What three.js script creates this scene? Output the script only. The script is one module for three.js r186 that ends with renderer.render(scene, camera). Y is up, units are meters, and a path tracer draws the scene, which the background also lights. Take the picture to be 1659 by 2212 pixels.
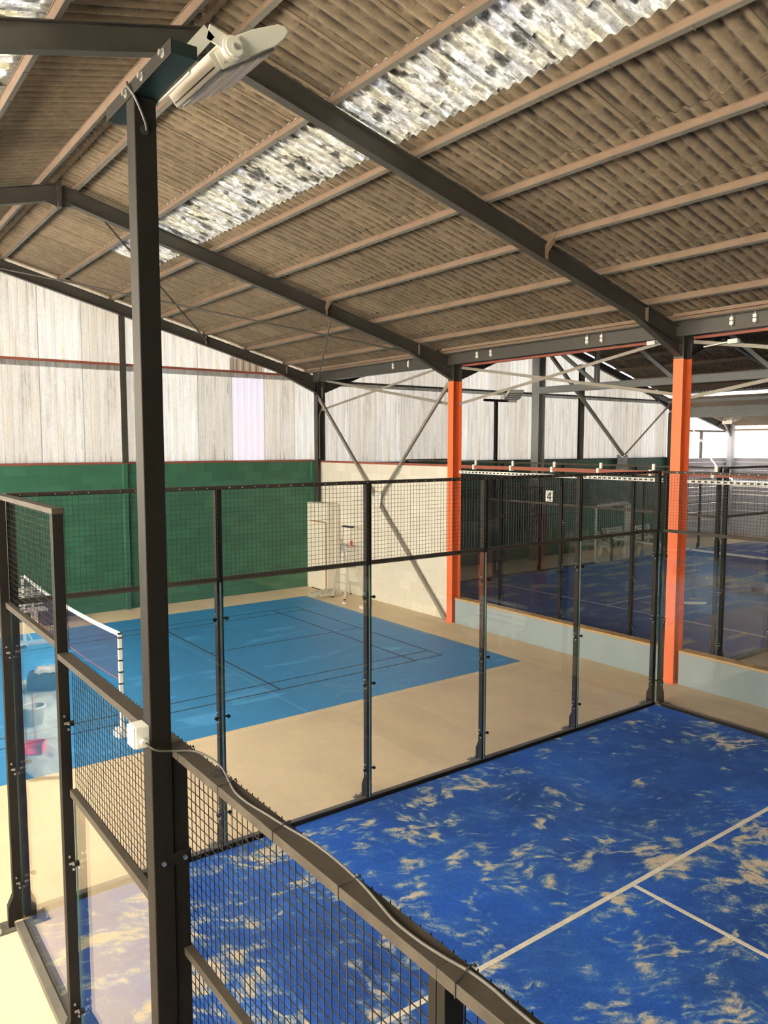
import * as THREE from 'three';
import { RoundedBoxGeometry } from 'three/addons/geometries/RoundedBoxGeometry.js';
import { mergeGeometries } from 'three/addons/utils/BufferGeometryUtils.js';
import { FontLoader } from 'three/addons/loaders/FontLoader.js';
import { TextGeometry } from 'three/addons/geometries/TextGeometry.js';

// ------------------------------------------------------------------ camera, sky, sun, exposure
const scene = new THREE.Scene();
const renderer = new THREE.WebGLRenderer();
renderer.toneMapping = THREE.LinearToneMapping;
renderer.toneMappingExposure = 1.32;
renderer.shadowMap.enabled = true;

const camera = new THREE.PerspectiveCamera(67.137, 1659 / 2212, 0.05, 200);
camera.position.set(-11.404, 4.431, 7.519);
{
  const yaw = 0.64161, pitch = -0.08679;
  camera.lookAt(camera.position.x + Math.sin(yaw) * Math.cos(pitch), camera.position.y + Math.sin(pitch), camera.position.z - Math.cos(yaw) * Math.cos(pitch));
}
scene.add(camera);

const R = (seed) => { let s = seed >>> 0; return () => { s = (s + 0x6D2B79F5) | 0; let t = Math.imul(s ^ (s >>> 15), 1 | s); t = (t + Math.imul(t ^ (t >>> 7), 61 | t)) ^ t; return ((t ^ (t >>> 14)) >>> 0) / 4294967296; }; };
const hash = (x, y, s) => { let h = Math.imul(x, 374761393) ^ Math.imul(y, 668265263) ^ Math.imul(s, 974634223); h = Math.imul(h ^ (h >>> 13), 1274126177); h ^= h >>> 16; return (h >>> 0) / 4294967296; };
function vnoise(x, y, s, px = 0, py = 0) {        // value noise, periodic in px, py cells when given
  const xi = Math.floor(x), yi = Math.floor(y), fx = x - xi, fy = y - yi;
  const w = (a, p) => p ? ((a % p) + p) % p : a;
  const ux = fx * fx * (3 - 2 * fx), uy = fy * fy * (3 - 2 * fy);
  const a = hash(w(xi, px), w(yi, py), s), b = hash(w(xi + 1, px), w(yi, py), s), c = hash(w(xi, px), w(yi + 1, py), s), d = hash(w(xi + 1, px), w(yi + 1, py), s);
  return a + (b - a) * ux + (c - a) * uy + (a - b - c + d) * ux * uy;
}
function fbm(x, y, s, o = 4, px = 0, py = 0) { let v = 0, a = 0.5, n = 0; for (let i = 0; i < o; i++) { v += a * vnoise(x, y, s + i * 17, px, py); n += a; x *= 2; y *= 2; px *= 2; py *= 2; a *= 0.5; } return v / n; }
const clamp = (v, a = 0, b = 1) => Math.min(b, Math.max(a, v));
const sstep = (a, b, x) => { const t = clamp((x - a) / (b - a)); return t * t * (3 - 2 * t); };
const mix = (a, b, t) => a + (b - a) * t;

{ // hazy bright sky, warm near the horizon
  const w = 256, h = 128, d = new Float32Array(w * h * 4);
  for (let j = 0; j < h; j++) for (let i = 0; i < w; i++) {
    const el = (j + 0.5) / h * 180 - 90, t = clamp(el / 60), k = (j * w + i) * 4;
    const c = sstep(0.45, 0.7, fbm(i / 16, j / 8, 5, 4, 16, 0)) * sstep(6, 30, el) * 0.35;
    const warm = Math.exp(-Math.max(el, 0) / 7);
    d[k] = mix(mix(0.80, 0.62, t), 1.15, c) + warm * 0.22;
    d[k + 1] = mix(mix(0.86, 0.76, t), 1.15, c) + warm * 0.05;
    d[k + 2] = mix(mix(1.06, 1.05, t), 1.18, c) - warm * 0.12;
    d[k + 3] = 1;
  }
  const t = new THREE.DataTexture(d, w, h, THREE.RGBAFormat, THREE.FloatType);
  t.mapping = THREE.EquirectangularReflectionMapping; t.magFilter = t.minFilter = THREE.LinearFilter; t.needsUpdate = true;
  scene.background = t; scene.backgroundIntensity = 1.9;
}
const sun = new THREE.DirectionalLight(new THREE.Color().setRGB(1.0, 0.905, 0.775), 112);
sun.position.set(-40, 30, 12); sun.target.position.set(0, 0, 0);
sun.castShadow = true; sun.shadow.mapSize.set(2048, 2048);
Object.assign(sun.shadow.camera, { left: -45, right: 45, top: 45, bottom: -45, near: 1, far: 140 });
scene.add(sun, sun.target);

// ------------------------------------------------------------------ helpers
const V = (x, y, z) => new THREE.Vector3(x, y, z);
const used = {};
const numbered = (n) => { const k = used[n] = (used[n] ?? -1) + 1; return k ? n + '_' + String(k).padStart(3, '0') : n; };
const rgb = (r, g, b) => new THREE.Color().setRGB(r, g, b);
function uvm(g) {               // uv in metres from the dominant axis of each vertex normal
  const p = g.attributes.position, n = g.attributes.normal, uv = new Float32Array(p.count * 2);
  for (let i = 0; i < p.count; i++) {
    const ax = Math.abs(n.getX(i)), ay = Math.abs(n.getY(i)), az = Math.abs(n.getZ(i));
    if (ay >= ax && ay >= az) { uv[2 * i] = p.getX(i); uv[2 * i + 1] = p.getZ(i); }
    else if (ax >= az) { uv[2 * i] = p.getZ(i); uv[2 * i + 1] = p.getY(i); }
    else { uv[2 * i] = p.getX(i); uv[2 * i + 1] = p.getY(i); }
  }
  g.setAttribute('uv', new THREE.BufferAttribute(uv, 2));
  return g;
}
const bx = (w, h, d, x = 0, y = 0, z = 0) => uvm(new THREE.BoxGeometry(w, h, d).translate(x, y, z));
const bxx = (x0, x1, y0, y1, z0, z1) => bx(x1 - x0, y1 - y0, z1 - z0, (x0 + x1) / 2, (y0 + y1) / 2, (z0 + z1) / 2);
const rbx = (w, h, d, r, x = 0, y = 0, z = 0) => { const g = new RoundedBoxGeometry(w, h, d, 1, r).translate(x, y, z); return uvm(g.index ? g.toNonIndexed() : g); };
const rbxx = (x0, x1, y0, y1, z0, z1, r) => rbx(x1 - x0, y1 - y0, z1 - z0, r, (x0 + x1) / 2, (y0 + y1) / 2, (z0 + z1) / 2);
const cyl = (r, h, x, y, z, axis = 'y', seg = 12, r2 = r) => { const g = new THREE.CylinderGeometry(r2, r, h, seg); if (axis === 'x') g.rotateZ(-Math.PI / 2); if (axis === 'z') g.rotateX(Math.PI / 2); return g.translate(x, y, z); };
function orient(g, a, b, up = V(0, 1, 0)) {      // geometry built along +z from 0 to length is laid from a to b
  const d = b.clone().sub(a).normalize(); let u = up.clone(); if (Math.abs(u.dot(d)) > 0.98) u = V(1, 0, 0);
  const x = u.clone().cross(d).normalize(), y = d.clone().cross(x);
  return g.applyMatrix4(new THREE.Matrix4().makeBasis(x, y, d).setPosition(a));
}
const bar = (a, b, w, h, up) => orient(uvm(new THREE.BoxGeometry(w, h, a.distanceTo(b)).translate(0, 0, a.distanceTo(b) / 2)), a, b, up);
const rod = (a, b, r, seg = 8) => orient(new THREE.CylinderGeometry(r, r, a.distanceTo(b), seg).rotateX(Math.PI / 2).translate(0, 0, a.distanceTo(b) / 2), a, b);
function ibeam(h, b, tw, tf, len) {               // I section, web upright, along +z, centred
  const s = new THREE.Shape(), H = h / 2, B = b / 2, W = tw / 2;
  [[-B, -H], [B, -H], [B, -H + tf], [W, -H + tf], [W, H - tf], [B, H - tf], [B, H], [-B, H], [-B, H - tf], [-W, H - tf], [-W, -H + tf], [-B, -H + tf]].forEach(([x, y], i) => i ? s.lineTo(x, y) : s.moveTo(x, y));
  s.closePath();
  return uvm(new THREE.ExtrudeGeometry(s, { depth: len, bevelEnabled: false }));
}
const angleBar = (a, b, w, t, up) => orient(mergeGeometries([bx(w, t, a.distanceTo(b), 0, 0, a.distanceTo(b) / 2), bx(t, w, a.distanceTo(b), -w / 2, w / 2, a.distanceTo(b) / 2)]), a, b, up);
const plate = (pts, t, axis = 'z') => { const s = new THREE.Shape(pts.map(([x, y]) => new THREE.Vector2(x, y))); const g = new THREE.ExtrudeGeometry(s, { depth: t, bevelEnabled: false }); return uvm(g); };
function merged(gs) { const a = (Array.isArray(gs) ? gs : [gs]).map((g) => { const h = g.index ? g.toNonIndexed() : g; for (const k of Object.keys(h.attributes)) if (!['position', 'normal', 'uv'].includes(k)) h.deleteAttribute(k); return h; }); return a.length > 1 ? mergeGeometries(a) : a[0]; }
function obj(name, gs, m, parent = scene) {
  const o = new THREE.Mesh(gs.isBufferGeometry ? gs : merged(gs), m);
  o.name = parent === scene ? numbered(name) : name; o.castShadow = o.receiveShadow = true; if (/bolt|fixing|slot|screw/.test(name) && Array.isArray(gs) && gs.length > 2) o.userData.kind = 'stuff'; parent.add(o); return o;
}
function tag(o, label, category, group, kind) { if (label) o.userData.label = label; if (category) o.userData.category = category; if (group) o.userData.group = group; if (kind) o.userData.kind = kind; return o; }
function thing(name, label, category, [x, y, z] = [0, 0, 0], turn = 0, group) { const o = new THREE.Group(); o.name = numbered(name); scene.add(o); o.position.set(x, y, z); o.rotation.y = turn; return tag(o, label, category, group); }
function struct(name, gs, m, label, category) { return tag(obj(name, gs, m), label, category, null, 'structure'); }
function structGroup(name, label, category, p = [0, 0, 0], turn = 0) { return tag(thing(name, label, category, p, turn), null, null, null, 'structure'); }
function dup(o, p, turn, label, group) { const c = o.clone(); c.userData = { ...o.userData }; c.name = numbered(o.name.replace(/_\d{3}$/, '')); c.position.set(...p); c.rotation.y = turn; if (label) c.userData.label = label; if (group) c.userData.group = group; scene.add(c); return c; }

function tex(w, h, f, { srgb = true, wrap = true, sx = 1, sy = 1 } = {}) {   // f(u, v) -> [r, g, b] in 0..1 (sRGB values when srgb)
  const d = new Uint8Array(w * h * 4);
  for (let j = 0; j < h; j++) for (let i = 0; i < w; i++) { const c = f(i / w, j / h), k = (j * w + i) * 4; d[k] = clamp(c[0]) * 255; d[k + 1] = clamp(c[1]) * 255; d[k + 2] = clamp(c[2]) * 255; d[k + 3] = 255; }
  const t = new THREE.DataTexture(d, w, h, THREE.RGBAFormat);
  if (srgb) t.colorSpace = THREE.SRGBColorSpace;
  t.magFilter = t.minFilter = THREE.LinearFilter; if (wrap) t.wrapS = t.wrapT = THREE.RepeatWrapping;
  t.repeat.set(1 / sx, 1 / sy); t.needsUpdate = true; return t;                // sx, sy: metres covered by the texture
}
const std = (o) => new THREE.MeshStandardMaterial(o);
const phy = (o) => new THREE.MeshPhysicalMaterial(o);

// ------------------------------------------------------------------ materials
const M = {};
{ // turf with scattered sand, one tile is 10 x 10 m (x -10..0, z 0..10)
  const spots = [ // x, z, radius along x, radius along z, strength: drifts of sand seen in the photo
    [-7.2, 0.35, 2.4, 0.35, 0.42], [-5.4, 0.45, 1.6, 0.3, 0.42], [-3.2, 0.25, 1.5, 0.16, 0.22], [-6.3, 0.9, 1.0, 0.3, 0.35], [-7.6, 1.2, 0.9, 0.5, 0.35], [-8.9, 0.9, 1.0, 0.9, 0.5],
    [-9.3, 2.3, 0.7, 1.6, 0.5], [-8.6, 3.4, 0.9, 0.8, 0.32], [-5.2, 1.6, 1.0, 0.28, 0.35], [-5.9, 2.2, 0.45, 0.35, 0.4], [-4.9, 2.6, 0.9, 0.5, 0.4], [-4.4, 3.0, 1.5, 0.45, 0.5],
    [-3.3, 3.6, 1.3, 0.7, 0.55], [-4.3, 4.2, 1.2, 0.5, 0.42], [-5.9, 3.9, 0.9, 0.6, 0.35], [-0.4, 1.5, 0.5, 0.7, 0.5], [-1.0, 0.6, 0.7, 0.3, 0.3], [-2.2, 4.5, 1.4, 0.7, 0.5], [-6.8, 2.9, 0.9, 0.5, 0.25], [-7.0, 1.9, 0.7, 0.3, 0.38],
    [-5.4, 5.2, 1.2, 0.7, 0.45], [-7.2, 4.6, 1.2, 0.6, 0.3], [-8.6, 5.4, 1.2, 0.8, 0.4]];
  const N = 2048, T = 10, den = new Float32Array(128 * 128);
  for (let j = 0; j < 128; j++) for (let i = 0; i < 128; i++) { let v = 0; const x = -10 + (i + 0.5) / 128 * T, z = (j + 0.5) / 128 * T; for (const [a, b, ra, rb, s] of spots) { const q = ((x - a) / ra) ** 2 + ((z - b) / rb) ** 2; v = Math.max(v, s * Math.exp(-q)); } den[j * 128 + i] = v; }
  const D = (u, v) => { const x = clamp(u * 128 - 0.5, 0, 126.99), y = clamp(v * 128 - 0.5, 0, 126.99), i = x | 0, j = y | 0, fx = x - i, fy = y - j, o = j * 128 + i; return mix(mix(den[o], den[o + 1], fx), mix(den[o + 128], den[o + 129], fx), fy); };
  M.turf = std({ roughness: 0.95, map: tex(N, N, (u, v) => {
    const x = u * T, z = v * T, wx = fbm(x * 2.6, z * 2.6, 3, 3) - 0.5, wz = fbm(x * 2.6, z * 2.6, 9, 3) - 0.5;
    const X = x + wx * 0.28, Z = z + wz * 0.28;
    const patch = fbm(X * 2.3, Z * 2.9, 21, 5);                                       // coarse drifts
    const b1 = fbm(X * 7 + Z * 3, Z * 21 - X * 8, 33, 4), b2 = fbm(X * 18 - Z * 7, Z * 8 + X * 4, 35, 4), brush = mix(b1, b2, sstep(0.42, 0.6, vnoise(x * 1.1, z * 1.1, 37))) - 0.5;                      // brushed streaks
    const fine = vnoise(x * 95, z * 95, 45) - 0.5;
    const tuft = fbm(X * 5.2 + 7, Z * 6.6, 91, 4) - 0.5;
    const s = (patch - 0.5) * 1.25 + tuft * 1.35 + D(u, v) * 1.2 + brush * 1.3 + fine * 0.22 - 0.385;
    const sand = sstep(-0.12, 0.62, s) * 0.88;
    const haze = clamp(0.12 + 1.0 * (fbm(X * 2.2, Z * 2.8, 71, 4) - 0.4) + brush * 0.7 + fine * 0.2 + tuft * 0.6) * 0.58;   // thin dusting
    const pile = 0.95 + 0.26 * (vnoise(x * 100, z * 100, 61) - 0.5) + 0.45 * (fbm(x * 0.9, z * 0.9, 77, 3) - 0.5);
    const b = [0.075 * pile, 0.305 * pile, 0.665 * pile], h = [0.32, 0.50, 0.76], c = [0.85, 0.765, 0.64];
    return [0, 1, 2].map((k) => mix(mix(b[k], h[k], haze), c[k] * (0.92 + 0.16 * (fine + 0.5)), sand));
  }, { sx: T, sy: T }) });
}
M.turfFar = std({ roughness: 0.95, map: tex(1024, 1024, (u, v) => {          // the same turf and sand, swept into long drifts
  const x = u * 10, z = v * 10, d = fbm(x * 0.9 + fbm(x, z, 4, 3) * 1.5, z * 2.4, 121, 5), s = sstep(0.5, 0.74, d + 0.12 * (vnoise(x * 30, z * 30, 123) - 0.5)) * 0.6, hz = clamp(fbm(x * 2.2, z * 2.8, 125, 4) - 0.3) * 0.45;
  const p = 0.95 + 0.26 * (vnoise(x * 50, z * 50, 62) - 0.5), b = [0.075 * p, 0.305 * p, 0.665 * p], h = [0.32, 0.50, 0.76], c = [0.85, 0.765, 0.64];
  return [0, 1, 2].map((k) => mix(mix(b[k], h[k], hz), c[k], s));
}, { sx: 10, sy: 10 }) });
M.floor = std({ roughness: 0.62, map: tex(1024, 1024, (u, v) => {
  const x = u * 8, z = v * 8, n = fbm(x, z, 8, 5, 8, 8) - 0.5, f = vnoise(u * 512, v * 512, 14, 512, 512) - 0.5, t = sstep(0.56, 0.75, fbm(x * 2, z * 0.5, 19, 4, 16, 4));
  const k = 1 + n * 0.14 + f * 0.035 - t * 0.04;
  return [0.84 * k, 0.765 * k, 0.645 * k];
}, { sx: 8, sy: 8 }) });
M.blueFloor = std({ roughness: 0.5, map: tex(1024, 1024, (u, v) => {
  const x = u * 8, z = v * 8, n = fbm(x, z, 28, 5, 8, 8) - 0.5, sc = sstep(0.66, 0.8, fbm(x * 1 + fbm(x, z, 2, 3, 8, 8), z * 3, 37, 4, 8, 24)) * 0.10, f = vnoise(u * 512, v * 512, 14, 512, 512) - 0.5;
  const k = 1 + n * 0.08 + f * 0.03;
  return [0.19 * k + sc, 0.515 * k + sc, 0.745 * k + sc];
}, { sx: 8, sy: 8 }) });
const rn = (x, y, f, seed, o = 4) => fbm((x * 0.83 - y * 0.55) * f, (x * 0.55 + y * 0.83) * f, seed, o);          // noise off the axes
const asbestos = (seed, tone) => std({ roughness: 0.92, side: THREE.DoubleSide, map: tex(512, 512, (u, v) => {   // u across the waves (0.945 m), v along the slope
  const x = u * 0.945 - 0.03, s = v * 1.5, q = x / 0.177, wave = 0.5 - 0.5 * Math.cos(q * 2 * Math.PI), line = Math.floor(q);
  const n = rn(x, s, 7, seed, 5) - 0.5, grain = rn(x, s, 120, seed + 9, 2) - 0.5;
  const blot = rn(x * 1.2 + line * 5.3, s * 0.55, 15, seed + 3, 5), st = sstep(0.22, 0.72, blot) * wave ** 2.4;    // mould blotches, strengthened as painted shade in the upper folds
  const lowPale = sstep(0.5, 0.75, rn(x, s * 0.7, 22, seed + 17, 3)) * (1 - wave) ** 3;  // paler patches along the lower folds
  const k = tone * (1 + n * 0.16 + grain * 0.12 - st * 0.52 + lowPale * 0.10);
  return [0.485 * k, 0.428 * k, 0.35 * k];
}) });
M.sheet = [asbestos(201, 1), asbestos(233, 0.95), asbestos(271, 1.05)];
const grp = (seed) => phy({ roughness: 1, transmission: 0.31, thickness: 0, side: THREE.DoubleSide, map: tex(512, 512, (u, v) => {        // weathered translucent roof sheet with lichen specks
  const x = u * 0.945, s = v * 1.5, wave = 0.5 - 0.5 * Math.cos(x / 0.177 * 2 * Math.PI);
  const mott = fbm(x * 40, s * 16, seed, 4), moss = sstep(0.60, 0.74, fbm(x / 0.177 * 1.2, s * 5, seed + 5, 5)), speck = sstep(0.72, 0.82, fbm(x * 90, s * 80, seed + 11, 2)), yel = fbm(x * 5, s * 3, seed + 15, 3), white = sstep(0.5, 0.75, fbm(x * 40, s * 12, seed + 19, 3));
  const edge = sstep(0.30, 0.0, wave) ;
  let k = 0.76 + 0.34 * (mott - 0.5) + 0.2 * white - moss * 0.40 - speck * 0.22 - edge * 0.10 * fbm(s * 20, x * 3, seed + 2, 2);
  k = clamp(k, 0.05, 1);
  return [k * 0.93, k * (0.95 - 0.04 * yel), k * (1.0 - 0.2 * yel)];
}) });
M.grp = [grp(301), grp(337), grp(379)];
const clad = (seed, tone, streak, trans, tint) => phy({ roughness: 1, transmission: trans, thickness: 0, side: THREE.DoubleSide, map: tex(256, 512, (u, v) => {   // u across a 1.07 m sheet, v up
  const n = fbm(u * 18, v * 3, seed, 3) - 0.5, fine = fbm(u * 60, v * 60, seed + 8, 3) - 0.5, run = sstep(0.5, 0.8, fbm(u * 26, v * 1.5, seed + 4, 3)) * sstep(0.4, 0.7, fbm(u * 6, v * 5, seed + 7, 3)), rust = sstep(0.68, 0.8, fbm(u * 30, v * 2, seed + 12, 3));
  const k = tone * (1 + n * 0.13 + fine * 0.13 - run * streak * 0.7);
  return [k * tint[0], k * (tint[1] - rust * 0.05), k * (tint[2] - rust * 0.16)];
}) });
M.clad = [clad(401, 0.61, 0.18, 0.68, [0.985, 0.99, 0.985]), clad(433, 0.59, 0.26, 0.68, [0.985, 0.98, 0.96]), clad(467, 0.64, 0.14, 0.68, [0.98, 0.995, 1]), clad(479, 0.57, 0.34, 0.68, [0.985, 0.985, 0.97])];
M.cladClear = phy({ roughness: 0.6, transmission: 0.6, thickness: 0, side: THREE.DoubleSide, color: rgb(0.50, 0.485, 0.54) });
M.cladOff = phy({ roughness: 1, transmission: 0.35, thickness: 0, side: THREE.DoubleSide, color: rgb(0.66, 0.58, 0.5) });
M.cladWhite = phy({ roughness: 1, transmission: 0.85, thickness: 0, side: THREE.DoubleSide, color: rgb(0.97, 0.96, 0.92) });
M.cladLeft = phy({ roughness: 1, transmission: 0.8, thickness: 0, side: THREE.DoubleSide, color: rgb(0.92, 0.9, 0.84) });
M.lilac = std({ roughness: 0.5, color: rgb(0.55, 0.55, 0.62) });
const paint = (r, g, b, seed, amp, rough = 0.8, sz = 3) => std({ roughness: rough, map: tex(512, 512, (u, v) => {
  const n = fbm(u * 6, v * 6, seed, 5, 6, 6) - 0.5, f = vnoise(u * 256, v * 256, seed + 4, 256, 256) - 0.5, k = 1 + n * amp + f * amp * 0.35; return [r * k, g * k, b * k];
}, { sx: sz, sy: sz }) });
M.green = [paint(0.20, 0.40, 0.31, 501, 0.18, 0.5), paint(0.19, 0.388, 0.298, 507, 0.19, 0.5), paint(0.21, 0.41, 0.318, 511, 0.18, 0.5)];
M.greenMortar = paint(0.18, 0.368, 0.283, 503, 0.14, 0.8);
M.cream = [paint(0.89, 0.865, 0.81, 521, 0.05, 0.8), paint(0.875, 0.85, 0.795, 523, 0.06, 0.8), paint(0.90, 0.875, 0.82, 527, 0.05, 0.8)];
M.creamMortar = paint(0.865, 0.84, 0.785, 529, 0.06, 0.85);
M.greyWall = paint(0.555, 0.605, 0.625, 541, 0.07, 0.8);
M.plain = paint(0.55, 0.52, 0.47, 551, 0.1, 0.9);
M.wood = std({ roughness: 0.7, map: tex(512, 256, (u, v) => { const g = fbm(u * 3, v * 40, 561, 4, 3, 0), k = 0.85 + 0.35 * (g - 0.5) + 0.1 * (fbm(u * 20, v * 60, 563, 2) - 0.5); return [0.84 * k, 0.68 * k, 0.46 * k]; }, { sx: 2, sy: 0.3 }) });
M.orange = paint(0.90, 0.425, 0.225, 571, 0.05, 0.5);
M.steel = paint(0.245, 0.235, 0.215, 581, 0.32, 0.5, 1.5);          // weathered dark steel of rafters and gable columns
M.greySteel = paint(0.60, 0.61, 0.60, 585, 0.10, 0.5, 1.5);
M.purlinSide = paint(0.40, 0.385, 0.35, 591, 0.25, 0.6, 1.5);
M.purlin = paint(0.48, 0.40, 0.335, 593, 0.16, 0.7, 1.2);
M.redSteel = paint(0.56, 0.30, 0.235, 597, 0.16, 0.6, 1.2);
M.brace = paint(0.53, 0.505, 0.465, 599, 0.12, 0.55, 1);
M.black = phy({ roughness: 0.55, specularIntensity: 0.4, map: tex(256, 256, (u, v) => { const k = 1 + 0.16 * (fbm(u * 8, v * 8, 603, 4, 8, 8) - 0.5); return [0.115 * k, 0.107 * k, 0.097 * k]; }, { sx: 0.7, sy: 0.7 }) });
M.rail = phy({ roughness: 0.6, specularIntensity: 0.5, map: tex(256, 256, (u, v) => { const k = 1 + 0.3 * (fbm(u * 8, v * 8, 607, 4, 8, 8) - 0.5) + 0.12 * (vnoise(u * 128, v * 128, 609, 128, 128) - 0.5); return [0.265 * k, 0.243 * k, 0.215 * k]; }, { sx: 0.7, sy: 0.7 }) });   // same powder coat, lightened for settled dust and for light on the rail tops
M.blackRough = std({ roughness: 0.6, color: rgb(0.02, 0.02, 0.022) });
M.wire = std({ roughness: 0.4, color: rgb(0.014, 0.013, 0.012) });
M.baseRail = std({ roughness: 0.6, map: tex(256, 256, (u, v) => { const k = 1 + 0.2 * (fbm(u * 8, v * 8, 613, 4, 8, 8) - 0.5); return [0.36 * k, 0.35 * k, 0.32 * k]; }, { sx: 0.8, sy: 0.8 }) });
M.darkGreenSteel = std({ roughness: 0.35, color: rgb(0.006, 0.018, 0.017) });
M.zinc = std({ roughness: 0.3, metalness: 0.9, color: rgb(0.72, 0.71, 0.68) });
M.alu = std({ roughness: 0.35, metalness: 0.7, color: rgb(0.75, 0.73, 0.69) });
M.white = std({ roughness: 0.55, color: rgb(0.80, 0.78, 0.73) });
M.whitePlastic = std({ roughness: 0.45, color: rgb(0.84, 0.83, 0.79) });
M.lampWhite = std({ roughness: 0.4, color: rgb(0.78, 0.74, 0.66) });
M.line = std({ roughness: 0.9, map: tex(256, 256, (u, v) => { const k = 0.9 + 0.18 * (vnoise(u * 128, v * 128, 71) - 0.5) + 0.1 * (fbm(u * 8, v * 8, 73, 3) - 0.5); return [0.97 * k, 0.945 * k, 0.90 * k]; }, { sx: 0.6, sy: 0.6 }) });
M.darkLine = std({ roughness: 0.7, color: rgb(0.022, 0.045, 0.07) });
M.glass = phy({ roughness: 0.0, transmission: 1, thickness: 0, ior: 1.5, color: rgb(0.985, 0.993, 0.99) });
M.glassEdge = phy({ roughness: 0.1, transmission: 0.5, thickness: 0, color: rgb(0.35, 0.55, 0.5) });
M.cable = std({ roughness: 0.6, color: rgb(0.085, 0.08, 0.072) });
M.led = phy({ roughness: 0.15, metalness: 0.3, color: rgb(0.25, 0.25, 0.27), clearcoat: 1, clearcoatRoughness: 0.05 });
M.lens = std({ roughness: 0.15, color: rgb(0.62, 0.62, 0.64) });
M.red = std({ roughness: 0.4, color: rgb(0.62, 0.03, 0.03) });
M.brownTrim = std({ roughness: 0.6, color: rgb(0.42, 0.22, 0.11) });
M.film = phy({ roughness: 0.25, transmission: 0.55, thickness: 0, color: rgb(0.93, 0.92, 0.86), side: THREE.DoubleSide });
M.tarp = paint(0.66, 0.68, 0.64, 631, 0.12, 0.6, 1.5);
M.bag = std({ roughness: 0.7, color: rgb(0.03, 0.03, 0.035) });
M.netCord = std({ roughness: 0.8, color: rgb(0.035, 0.035, 0.04) });
M.netFine = std({ roughness: 0.9, color: rgb(0.12, 0.10, 0.14), transparent: true, opacity: 0.28, side: THREE.DoubleSide });
M.netRed = std({ roughness: 0.8, color: rgb(0.3, 0.05, 0.06) });
M.outGround = paint(0.52, 0.50, 0.45, 641, 0.2, 0.95, 6);

// ------------------------------------------------------------------ the hall
const ZG = -13.15, XC = 1.43, XR = -7.7, X2 = 10.85, X3 = 20.3, SL = 0.263, TH = Math.atan(SL), ZEND = 24, XL = -16.83;
const YR = (x) => 8.28 - SL * (Math.abs(x - XR) - 2.77);            // underside of the roof of the first nave
const YR2 = (x) => 8.28 - SL * (Math.abs(x - X2) - 2.95);           // of the second nave
const BX = -8.6;                                                    // gable blocks are built from here to the right

struct('ground', bxx(-90, 100, -0.6, -0.35, -90, 90), M.outGround, 'bare ground outside the hall', 'ground');
struct('floor', bxx(XL - 0.2, 25.7, -0.34, 0, ZG - 0.2, ZEND + 0.2), M.floor, 'beige painted concrete floor of the sports hall', 'floor');

{ // blue badminton floor with its dark lines
  const g = structGroup('badminton_floor', 'bright blue badminton court floor with thin dark lines', 'court floor');
  obj('blue_surface', bxx(-15.4, 0.15, 0, 0.004, -11.8, -3.25), M.blueFloor, g);
  const L = (x0, x1, z0, z1) => obj('court_line', bxx(Math.min(x0, x1), Math.max(x0, x1), 0.003, 0.0055, Math.min(z0, z1), Math.max(z0, z1)), M.darkLine, g);
  const w = 0.02, zn = -4.57, zf = -10.62, xe = -0.86, xw = -14.6;
  for (const z of [zn, zf, zn - 0.44, zf + 0.44]) L(xw, xe, z - w, z + w);
  for (const x of [xe, xe - 0.72, -4.72, -10.7, xw, xw + 0.72]) L(x - w, x + w, zn, zf);
  L(-4.72, xe, -7.63 - w, -7.63 + w); L(xw, -10.7, -7.63 - w, -7.63 + w);
}

// padel court: turf, lines
{
  const g = structGroup('padel_turf', 'vivid blue padel turf strewn with pale sand', 'turf court');
  const t = (x0, x1, z0, z1, m) => { const b = bxx(x0, x1, 0, 0.018, z0, z1), p = b.attributes.position, uv = b.attributes.uv; for (let i = 0; i < p.count; i++) uv.setXY(i, p.getX(i) + 10, p.getZ(i)); return b; };
  obj('turf', t(-9.985, -0.015, 0.015, 10), M.turf, g);
  obj('turf', t(-9.985, -0.015, 10, 20), M.turf, g);
  const L = (x0, x1, z0, z1) => obj('white_line', bxx(x0, x1, 0.016, 0.0205, z0, z1), M.line, g);
  L(-9.98, -0.02, 3.045, 3.098); L(-4.985, -4.935, 3.098, 10); L(-9.98, -0.02, 16.9, 16.953);
}

// ---- block walls
function blockWall(name, label, u0, u1, h, bl, bh, place, mats, mortar, seed) {   // blocks in running bond on a mortar core, local x along the wall, +z to the room
  const g = structGroup(name, label, 'wall'); place(g);
  const r = R(seed), n = Math.round(h / bh), H = h / n;
  const cache = {};
  for (let j = 0; j < n; j++) for (let u = u0 - (j % 2) * bl / 2; u < u1 - 0.02; u += bl) {
    const a = Math.max(u, u0), b = Math.min(u + bl, u1); if (b - a < 0.04) continue;
    const key = (b - a).toFixed(2), W = b - a - 0.008;
    cache[key] ??= [0, 1].map(() => { const e = 0.004; return uvm(new THREE.ExtrudeGeometry(new THREE.Shape([[-W / 2, -H / 2 + e], [W / 2, -H / 2 + e], [W / 2, H / 2 - e], [-W / 2, H / 2 - e]].map((q) => new THREE.Vector2(...q))), { depth: 0.006, bevelEnabled: true, bevelThickness: 0.004, bevelSize: 0.003, bevelSegments: 1 })); });
    const o = obj('block', cache[key][(r() * 2) | 0], mats[(r() * mats.length) | 0], g);
    o.position.set((a + b) / 2, (j + 0.5) * H, -0.011 + (r() - 0.5) * 0.002);
    o.rotation.set((r() - 0.5) * 0.004, (r() - 0.5) * 0.003, 0);
  }
  obj('wall_core', bxx(u0, u1, 0, h, -0.2, -0.006), mortar, g);
  return g;
}
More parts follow.
